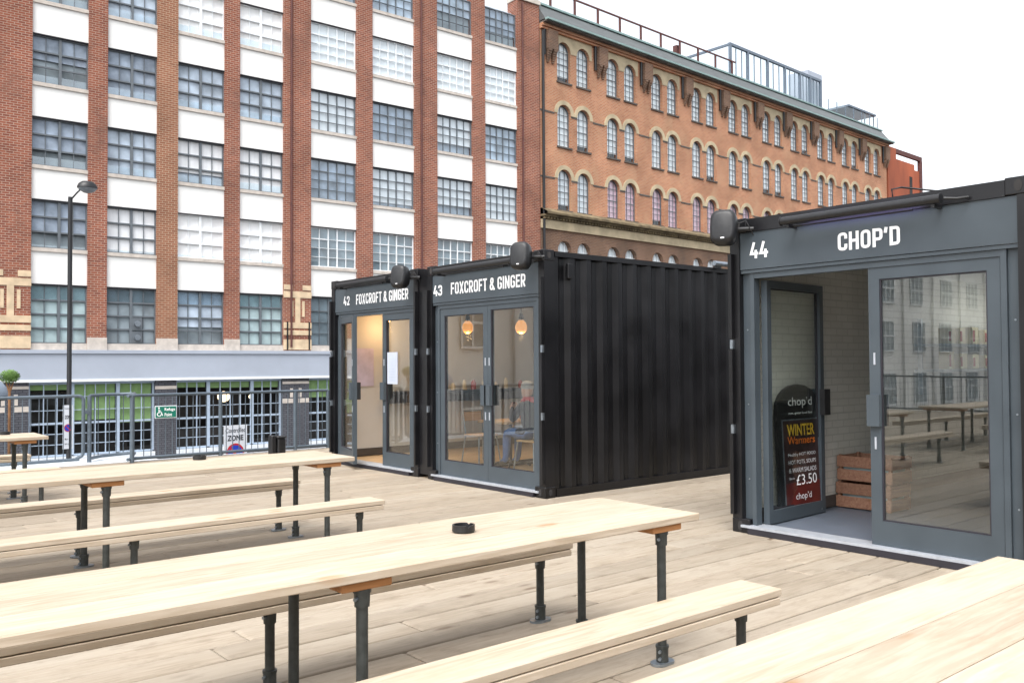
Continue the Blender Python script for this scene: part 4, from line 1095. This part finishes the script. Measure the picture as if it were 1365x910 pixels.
def person():
    p = thing('person', 'seated person in grey hat and dark red scarf drinking wine at the cafe table', 'person', (8.33, 9.56, .07))
    ox, oy = 8.33, 9.56
    V = []; E = []; Rr = []
    def v(x, y, z, r): V.append((ox+x, oy+y, z)); Rr.append(r); return len(V)-1
    pel = v(0, 0, .59, .15); bel = v(0, .01, .72, .135); che = v(0, .03, .90, .15); nb = v(0, .06, 1.04, .075); nk = v(0, .085, 1.10, .055)
    E += [(pel, bel), (bel, che), (che, nb), (nb, nk)]
    for s in (-1, 1):
        h = v(s*.095, .06, .585, .095); k = v(s*.11, .44, .60, .075); a = v(s*.11, .47, .20, .05); t = v(s*.115, .60, .115, .045)
        E += [(pel, h), (h, k), (k, a), (a, t)]
        sh_ = v(s*.19, .03, .99, .072); el = v(s*.215, .20, .78, .055); wr = v(s*.07, .37, .93, .036); hd = v(s*.045, .42, .96, .034)
        E += [(che, sh_), (sh_, el), (el, wr), (wr, hd)]
    me = bpy.data.meshes.new('body'); me.from_pydata(V, E, [])
    ob = bpy.data.objects.new('body', me); C.objects.link(ob)
    md = ob.modifiers.new('s', 'SKIN'); md.use_smooth_shade = True
    for i, r_ in enumerate(Rr):
        me.skin_vertices[0].data[i].radius = (r_, r_)
    me.skin_vertices[0].data[0].use_root = True
    sb = ob.modifiers.new('d', 'SUBSURF'); sb.levels = 1; sb.render_levels = 1
    dg = bpy.context.evaluated_depsgraph_get(); dg.update()
    m2 = bpy.data.meshes.new_from_object(ob.evaluated_get(dg))
    bpy.data.objects.remove(ob)
    mb = MB()
    for poly in m2.polygons:
        c = poly.center
    vv = [tuple(q.co) for q in m2.vertices]
    ff = [tuple(q.vertices) for q in m2.polygons]
    mb.add(vv, ff, 0, True)
    for i, q in enumerate(m2.polygons):
        c = q.center; dy = c.y-oy
        mi = 0                                   # coat
        if c.z < .60 or (c.z < .69 and dy > .16): mi = 1
        if c.z < .17: mi = 3
        if c.z > 1.07 or (dy > .385 and c.z > .85): mi = 2
        mb.m[i] = mi
    # head, nose, ears, brow: same mesh
    hx, hy, hz = ox, oy+.115, 1.205
    n0 = len(mb.m)
    mb.ball((hx, hy, hz), .078, 16, 2, 1, 1.22, 1.48)
    mb.ball((hx, hy+.04, hz-.055), .052, 12, 2, 1, 1.1, 1.1)
    mb.add([(hx-.014, hy+.088, hz-.02), (hx+.014, hy+.088, hz-.02), (hx, hy+.090, hz+.02), (hx, hy+.118, hz-.015)], [(0,1,3), (1,2,3), (2,0,3)], 2)
    for s in (-1, 1):
        mb.ball((hx+s*.078, hy, hz-.005), .02, 8, 2, .5, 1, 1.4)
        mb.ball((hx+s*.03, hy+.083, hz+.012), .011, 8, 4)
        # fingers closed round the stem
        for f in range(4):
            b = Vector((ox+s*.045, oy+.43, .985-f*.019))
            mb.tube([b, b+Vector((-s*.018, .03, .002)), b+Vector((-s*.045, .028, .003)), b+Vector((-s*.056, .012, .003))], [.009, .0085, .008, .006], 6, 2)
        b = Vector((ox+s*.05, oy+.40, .985)); mb.tube([b, b+Vector((-s*.012, .008, .028)), b+Vector((-s*.022, .022, .045))], [.010, .009, .007], 6, 2)
    mb.add([(hx-.022, hy+.086, hz-.052), (hx+.022, hy+.086, hz-.052), (hx+.016, hy+.092, hz-.060), (hx-.016, hy+.092, hz-.060)], [(0,1,2,3)], 5)
    body = mb.build('body', ['coat_dark', 'denim', 'skin', 'shoe', 'sign_black', 'scarf_red'], p)
    MB().lathe(hx, hy-.008, [(.084, hz+.025), (.092, hz+.045), (.090, hz+.085), (.066, hz+.122), (.03, hz+.138), (.004, hz+.142)], 16, 0, 1, 1.15).build('knit_hat', 'wool_grey', p)
    q = MB()
    q.lathe(ox, oy+.075, [(.075, 1.02), (.105, 1.04), (.11, 1.075), (.085, 1.11), (.07, 1.115)], 16, 0, 1, 1)
    q.tube([(ox-.02, oy+.17, 1.06), (ox-.03, oy+.20, .95), (ox-.03, oy+.19, .80)], [.04, .045, .035], 8)
    q.build('scarf', 'scarf_red', p)
person()
wg = thing('wine_glass', 'glass of red wine held by the seated person', 'glass', (8.33, 9.995, .9))
MB().lathe(8.33, 9.995, [(.028, .905), (.004, .912), (.004, .985), (.03, 1.0), (.042, 1.03), (.038, 1.085), (.037, 1.085), (.041, 1.03), (.028, 1.002)], 14).build('bowl', 'clear_glass', wg)
MB().lathe(8.33, 9.995, [(.006, .998), (.028, 1.005), (.0385, 1.03), (.002, 1.0305)], 14).build('wine', 'wine', wg)
bagm = MB().cbox(8.24, 8.44, 9.69, 9.88, .675, .70, .008).build('paper_napkin', 'paper'); tag(bagm, 'white paper spread on the seated person’s lap', 'paper')

# ================================================================ TABLES AND BENCHES
TZ, BZ = .78, .48
def flange(mb, x, y):
    n = 16; P = [(x+.05*math.cos(2*math.pi*k/n)+(.025 if math.cos(2*math.pi*k/n) > 0 else -.025), y+.045*math.sin(2*math.pi*k/n)) for k in range(n)]
    mb.prism(P, 'z', .001, .014)
def leg(parent, x, y, ztop):
    l = MB().tube([(x, y, .01), (x, y, ztop)], .0245, 14).build('leg', 'pipe_paint', parent)
    f = MB(); flange(f, x, y)
    f.build('base_flange', 'galvanised', l)
    MB().tube([(x, y, .014), (x, y, .095)], .033, 14).tube([(x, y, .088), (x, y, .10)], .036, 14).build('base_socket', 'pipe_paint', l)
    MB().tube([(x, y, ztop-.075), (x, y, ztop-.001)], [.031, .034], 14).tube([(x, y, ztop-.018), (x, y, ztop-.0005)], .038, 14).build('top_socket', 'pipe_paint', l)
    for z in (.035, .072, ztop-.04): MB().tube([(x-.030, y-.012, z), (x-.044, y-.018, z)], .0085, 8).build('grub_screw', 'galvanised', l)
    return l
LT = 4.15
def make_table(label, half=.385):
    t = thing('trestle_table', label, 'table', (0, 0, 0), 0, 'long timber tables on the deck')
    wds = [half*2/3]*3
    for k in range(3):
        y0 = -half+k*half*2/3
        MB().cbox(-LT, random.uniform(-.006, .0), y0+.0028, y0+half*2/3-.0028, TZ-.038, TZ-random.uniform(0, .0015), .004).build('plank', 'pale_timber', t)
    for x in (-.24, -2.06, -3.88):
        MB().cbox(x-.115, x+.115, -half+.03, half-.03, TZ-.077, TZ-.039, .004).build('bearer', 'bearer_timber', t)
        for y in (-.31, .30): leg(t, x, y, TZ-.077)
    return t
def make_bench(label, half=.122):
    t = thing('timber_bench', label, 'bench', (0, 0, 0), 0, 'long timber benches on the deck')
    for z0, z1, e in ((BZ-.036, BZ, 0), (BZ-.077, BZ-.0405, -.012)):
        MB().cbox(-LT+.1, e, -half, half, z0, z1, .004).build('plank', 'pale_timber', t)
    for x in (-.17, -1.95, -3.8): leg(t, x, 0, BZ-.077)
    return t
T = make_table('long pale timber table with an ashtray, parallel to the long side of 43'); T.location = (3.885, 3.455, 0)
def again(src, loc, label):
    c = clone(src); c.location = loc; c['label'] = label; return c
again(T, (3.965, 7.325, 0), 'long pale timber table with an ashtray in front of container 42')
again(T, (2.47, 11.80, 0), 'long pale timber table with an ashtray next to the grey railing')
again(T, (3.966, 1.195, 0), 'long pale bare timber table in front of container 44')
B = make_bench('bench between the bare table and the ashtray table by container 44'); B.location = (3.84, 2.66, 0)
again(B, (3.84, 4.15, 0), 'bench tucked beneath the ashtray table on its container 43 side')
again(B, (3.88, 6.43, 0), 'bench on the open deck side of the table before container 42')
again(B, (3.93, 8.06, 0), 'bench on the railing side of the table before container 42')
again(B, (2.50, 12.62, 0), 'bench beside the grey railing behind the farthest table')
again(B, (2.42, 10.75, 0), 'bench in front of the farthest table by the railing')
for k, (yy, sx) in enumerate(((3.455, 0), (7.325, .1), (11.8, 0))):  # out-of-view row added for the reflections in the door glass
    again(T, (-2.0+sx, yy, 0), 'long timber table in an added row seen only reflected in the doors')
    for dy in (-.82, .78): again(B, (-2.05+sx, yy+dy, 0), 'long timber bench in an added row seen only reflected in the doors')
def ashtray(x, y, label):
    a = thing('ashtray', label, 'ashtray', (x, y, TZ), 0, 'black ashtrays on the tables')
    n = 32; ro, ri, h = .056, .048, .036
    V = []; F = []
    def hgt(k): return h-(.011 if k in (0, 11, 21) else 0)
    prof = lambda k: [(ro*.93, .0), (ro, .006), (ro, hgt(k)), (ri, hgt(k)), (ri*.95, .008), (.002, .008)]
    for k in range(n):
        an = 2*math.pi*k/n+.4
        for r_, z in prof(k): V.append((x+r_*math.cos(an), y+r_*math.sin(an), TZ+z))
    for k in range(n):
        for i in range(5): F.append((k*6+i, ((k+1)%n)*6+i, ((k+1)%n)*6+i+1, k*6+i+1))
    MB().add(V, F).build('dish', 'black_plastic', a)
ashtray(2.59, 3.49, 'black plastic ashtray on the table nearest container 43’s long side')
ashtray(2.84, 7.66, 'black plastic ashtray on the table before container 42')
ashtray(2.12, 12.02, 'black plastic ashtray on the table next to the railing')

# ================================================================ RAILINGS
def rail_run(name, label, pts, bars=.115, zt=1.10, zb_=.06, posts=(), r=.027, cat='railing'):
    t = thing(name, label, cat, (pts[0][0], pts[0][1], 0), 0)
    P = [Vector((a, b, 0)) for a, b in pts]
    for z, nm in ((zt, 'top_rail'), (zb_, 'bottom_rail')):
        MB().tube([p+Vector((0, 0, z)) for p in P], r, 10).build(nm, 'rail_paint', t)
    bu = None
    for i in range(len(P)-1):
        L = (P[i+1]-P[i]).length; n = max(1, int(L/bars))
        for k in range(1, n):
            c = P[i]+(P[i+1]-P[i])*k/n
            if bu is None:
                bu = MB().tube([(c.x, c.y, zb_), (c.x, c.y, zt)], .0075, 6).build('bar', 'rail_paint', t); b0 = c
            else: share(bu, 'bar', t, c-b0)
    for a, b in posts: MB().tube([(a, b, -.02), (a, b, zt+.0)], .034, 10).build('post', 'rail_paint', t)
    return t
rr = rail_run('railing', 'grey metal railing with the green refuge sign along the deck edge', [(4.44, 15.16), (4.62, 15.30), (8.16, 15.34)], posts=((4.52, 15.2), (6.05, 15.32), (7.48, 15.33), (8.16, 15.34)))
rail_run('railing', 'grey railing bay that juts outward beside the gate', [(4.03, 15.80), (4.30, 16.1), (4.82, 16.32), (4.86, 16.2), (4.50, 15.22)], posts=((4.02, 15.80),))
g = rail_run('railing_gate', 'grey barred gate with rounded corners in the deck railing', [(1.45, 15.68), (3.86, 15.78)], cat='gate')
def arc(cx, cz, r, a0, a1, n=6): return [(cx+r*math.cos(R(a0+(a1-a0)*k/n)), cz+r*math.sin(R(a0+(a1-a0)*k/n))) for k in range(n+1)]
MB().tube([(3.80, 15.78, 1.1)]+[(x, 15.78, z) for x, z in arc(3.84, 1.02, .08, 90, 0)]+[(x, 15.78, z) for x, z in arc(3.84, .17, .08, 0, -90)]+[(3.80, 15.78, .09)], .028, 10).build('end_stile', 'rail_paint', g)
MB().box(3.92, 4.0, 15.76, 15.82, .80, .86).build('latch', 'rail_paint', g)
rail_run('railing', 'plain grey railing continuing past the gate', [(-14.2, 15.6), (1.38, 15.66)], .16, posts=((1.38, 15.66), (-2, 15.65), (-6, 15.64), (-10, 15.62), (-14.2, 15.6)))
rail_run('railing', 'added grey railing across the far deck end, seen only reflected in the doors', [(-14.2, -8.8), (-14.2, 15.5)], .13, posts=[(-14.2, -8.8+2.4*k) for k in range(11)])  # out of view, added for its reflection in the glass doors
# refuge point sign
sg = thing('refuge_sign', 'green refuge point sign with a wheelchair symbol hung on the railing', 'sign', (5.08, 15.26, .81))
MB().cbox(4.90, 5.265, 15.255, 15.262, .705, .915, .002).build('panel', 'sign_white', sg)
MB().box(4.912, 5.253, 15.2505, 15.2545, .717, .903).build('panel_face', 'sign_green', sg)
SP = lambda u, v, d: (u, 15.2500-d, v)
lettering('Refuge', 'letter_white', (5.06, 5.235, .815, .880), SP, sg, bold=.015, depth=.001)
lettering('Point', 'letter_white', (5.06, 5.185, .738, .793), SP, sg, bold=.015, depth=.001)
q = MB()
def disc(mb, cx, cz, r0, r1, y, a0=0, a1=360, n=20):
    for k in range(n):
        t0, t1 = R(a0+(a1-a0)*k/n), R(a0+(a1-a0)*(k+1)/n)
        mb.add([(cx+r0*math.cos(t0), y, cz+r0*math.sin(t0)), (cx+r1*math.cos(t0), y, cz+r1*math.sin(t0)), (cx+r1*math.cos(t1), y, cz+r1*math.sin(t1)), (cx+r0*math.cos(t1), y, cz+r0*math.sin(t1))], [(0,1,2,3)])
disc(q, 4.967, .880, 0, .014, 15.249)
disc(q, 4.972, .775, .026, .038, 15.249, 110, 370)
q.box(4.960, 4.973, 15.2485, 15.2495, .79, .86); q.box(4.962, 5.008, 15.2485, 15.2495, .80, .812); q.box(4.962, 5.0, 15.2482, 15.2492, .828, .838)
q.add([(5.0, 15.249, .81), (5.012, 15.249, .806), (5.035, 15.249, .75), (5.022, 15.249, .746)], [(0,1,2,3)])
q.build('wheelchair_symbol', 'letter_white', sg, False)

# ================================================================ STREET THINGS BEYOND THE RAILING
lp = thing('street_lamp', 'tall black street lamp with a bowl lantern in front of the office block', 'street lamp', (6.10, 26, ZS))
MB().tube([(6.10, 26, ZS), (6.10, 26, ZS+1.2), (6.10, 26, ZS+1.25), (6.10, 26, 6.16)], [.085, .085, .066, .058], 12).build('column', 'lamp_black', lp)
MB().tube([(6.10, 26, ZS+.0), (6.10, 26, ZS+.1)], .13, 12).build('base', 'lamp_black', lp)
MB().tube([(6.12, 26, 6.1), (6.25, 25.96, 6.28), (6.36, 25.93, 6.42)], .022, 8).build('arm', 'lamp_black', lp)
hd_ = MB().lathe(6.50, 25.9, [(.05, 6.62), (.14, 6.61), (.22, 6.55), (.26, 6.47), (.265, 6.43)][::-1], 18, 0, 1, .8).build('lantern_hood', 'lamp_black', lp)
MB().lathe(6.50, 25.9, [(.02, 6.29), (.10, 6.31), (.19, 6.36), (.25, 6.428)], 18, 0, 1, .8).build('lantern_bowl', 'lamp_bowl', hd_)
def no_stop(mbs, cx, cz, r, y, place):
    pass
def zone_sign(name, label, o_, wv, hv, dirx, lines, circ, parent_post, z0):
    """sign panel: o_ lower left corner, dirx unit vector along the panel"""
    s = thing(name, label, 'sign', (o_[0], o_[1], z0))
    nrm = Vector((dirx.y, -dirx.x, 0))
    def pt(u, v, d): return Vector(o_)+dirx*u+Vector((0, 0, v))+nrm*d
    def slab(mb, u0, u1, v0, v1, d0, d1):
        mb.add([pt(u, v, d) for d in (d0, d1) for u, v in ((u0, v0), (u1, v0), (u1, v1), (u0, v1))], [(0,1,2,3),(4,7,6,5),(0,1,5,4),(1,2,6,5),(2,3,7,6),(3,0,4,7)])
    q = MB(); slab(q, 0, wv, 0, hv, -.008, 0); q.build('panel', 'sign_white', s)
    for txt, bx_ in lines: lettering(txt, 'sign_black', bx_, lambda u, v, d: pt(u, v, d), s, bold=.03 if txt == 'ZONE' else .008, depth=.004)
    cu, cv, r_ = circ
    for nm, mt, r0, r1, d in (('roundel', 'sign_blue', 0, r_*.86, .003), ('red_ring', 'sign_red', r_*.82, r_, .005)):
        q = MB()
        for k in range(28):
            t0, t1 = 2*math.pi*k/28, 2*math.pi*(k+1)/28
            q.add([pt(cu+a*math.cos(t), cv+a*math.sin(t), d) for a, t in ((r0, t0), (r1, t0), (r1, t1), (r0, t1))], [(0,1,2,3)])
        q.build(nm, mt, s, False)
    q = MB(); e = r_*.08; k = r_*.62
    q.add([pt(cu-k-e, cv+k-e, .006), pt(cu-k+e, cv+k+e, .006), pt(cu+k+e, cv-k+e, .006), pt(cu+k-e, cv-k-e, .006)], [(0,1,2,3)]); q.build('red_bar', 'sign_red', s, False)
    q = MB(); c = pt(wv/2, 0, -.04); q.tube([(c.x, c.y, ZS if parent_post else o_[2]-.02), (c.x, c.y, o_[2]+hv*.8)], .03, 8)
    if parent_post: q.build('post', 'galvanised', s)
    return s
dx_ = Vector((.98, .2, 0)).normalized()
zone_sign('zone_sign', 'large white controlled zone parking sign behind the railing', (7.98, 20.0, -.95), .62, 1.14, dx_,
    [('Controlled', (.04, .58, .97, 1.08)), ('ZONE', (.09, .52, .78, .91))], (.30, .475, .245), True, -.95)
zone_sign('zone_sign', 'narrow white controlled zone sign fixed to the street lamp', (5.93, 25.90, -.63), .27, 1.17, Vector((.97, .24, 0)).normalized(),
    [('Controlled', (.04, .23, 1.06, 1.10)), ('ZONE', (.05, .22, .80, .90)), ('Mon - Fri', (.05, .22, .24, .29)), ('am pm', (.05, .22, .10, .15))], (.135, .56, .105), False, -.63)
# clipped topiary and domed hood at the far side of the railing
tp = thing('topiary_tree', 'small ball clipped topiary tree behind the railing', 'tree', (3.03, 17.0, ZS))
mb = MB()
cc = Vector((3.06, 17.0, 1.42))
for k in range(1500):
    d = Vector((random.gauss(0, 1), random.gauss(0, 1), random.gauss(0, 1))).normalized()
    p_ = cc+Vector((d.x*.155, d.y*.155, d.z*.115))*random.uniform(.72, 1.05)
    t1 = d.cross(Vector((random.random(), random.random(), random.random()))).normalized(); t2 = (d+t1.cross(d)*1.2).normalized()
    l = random.uniform(.012, .022)
    mb.add([p_-t1*l*.5, p_+t2*l*.6, p_+t1*l*.5, p_-t2*l*.6], [(0,1,2,3)])
mb.ball(cc, .105, 12, 0, 1, 1, .75)
mb.build('crown', 'leaf_green', tp, False)
q = MB().tube([(3.06, 17, -.5), (3.06, 17, 1.18)], .022, 8)
for dx in (-.06, .0, .065): q.tube([(3.06, 17, 1.15), (3.06+dx*.6, 17, 1.26), (3.06+dx, 17, 1.36)], [.018, .014, .009], 6)
q.build('trunk', 'bark', tp)
MB().lathe(3.06, 17, [(.16, -1.0), (.22, -.45), (.24, -.45), (.24, -.40), (.2, -.40)], 16).build('pot', 'terracotta', tp)
MB().box(2.7, 3.42, 16.7, 17.3, ZS, -1.0).build('plinth', 'slate_brick', tp)
dm = thing('dome_hood', 'grey domed hood on a post beside the topiary tree', 'street furniture', (2.62, 16.45, ZS))
MB().lathe(2.60, 16.45, [(.335, 1.12), (.34, 1.15), (.32, 1.25), (.25, 1.34), (.14, 1.39), (.01, 1.405)], 20).build('hood', 'dome_grey', dm)
MB().lathe(2.60, 16.45, [(.31, 1.04), (.325, 1.118)], 20).build('hood_rim', 'lamp_black', dm)
MB().tube([(2.60, 16.45, ZS), (2.60, 16.45, 1.08)], .05, 10).build('post', 'lamp_black', dm)
bn = thing('litter_bin', 'black litter bin on the deck inside the railing', 'bin', (6.85, 14.7, 0))
MB().cbox(6.69, 6.78, 14.62, 14.78, .0, .355, .015).build('post', 'black_plastic', bn)
MB().cbox(6.80, 6.95, 14.6, 14.8, .0, .30, .02).build('body', 'black_plastic', bn)
MB().cbox(6.79, 6.96, 14.59, 14.81, .302, .335, .012).build('lid', 'black_plastic', bn)
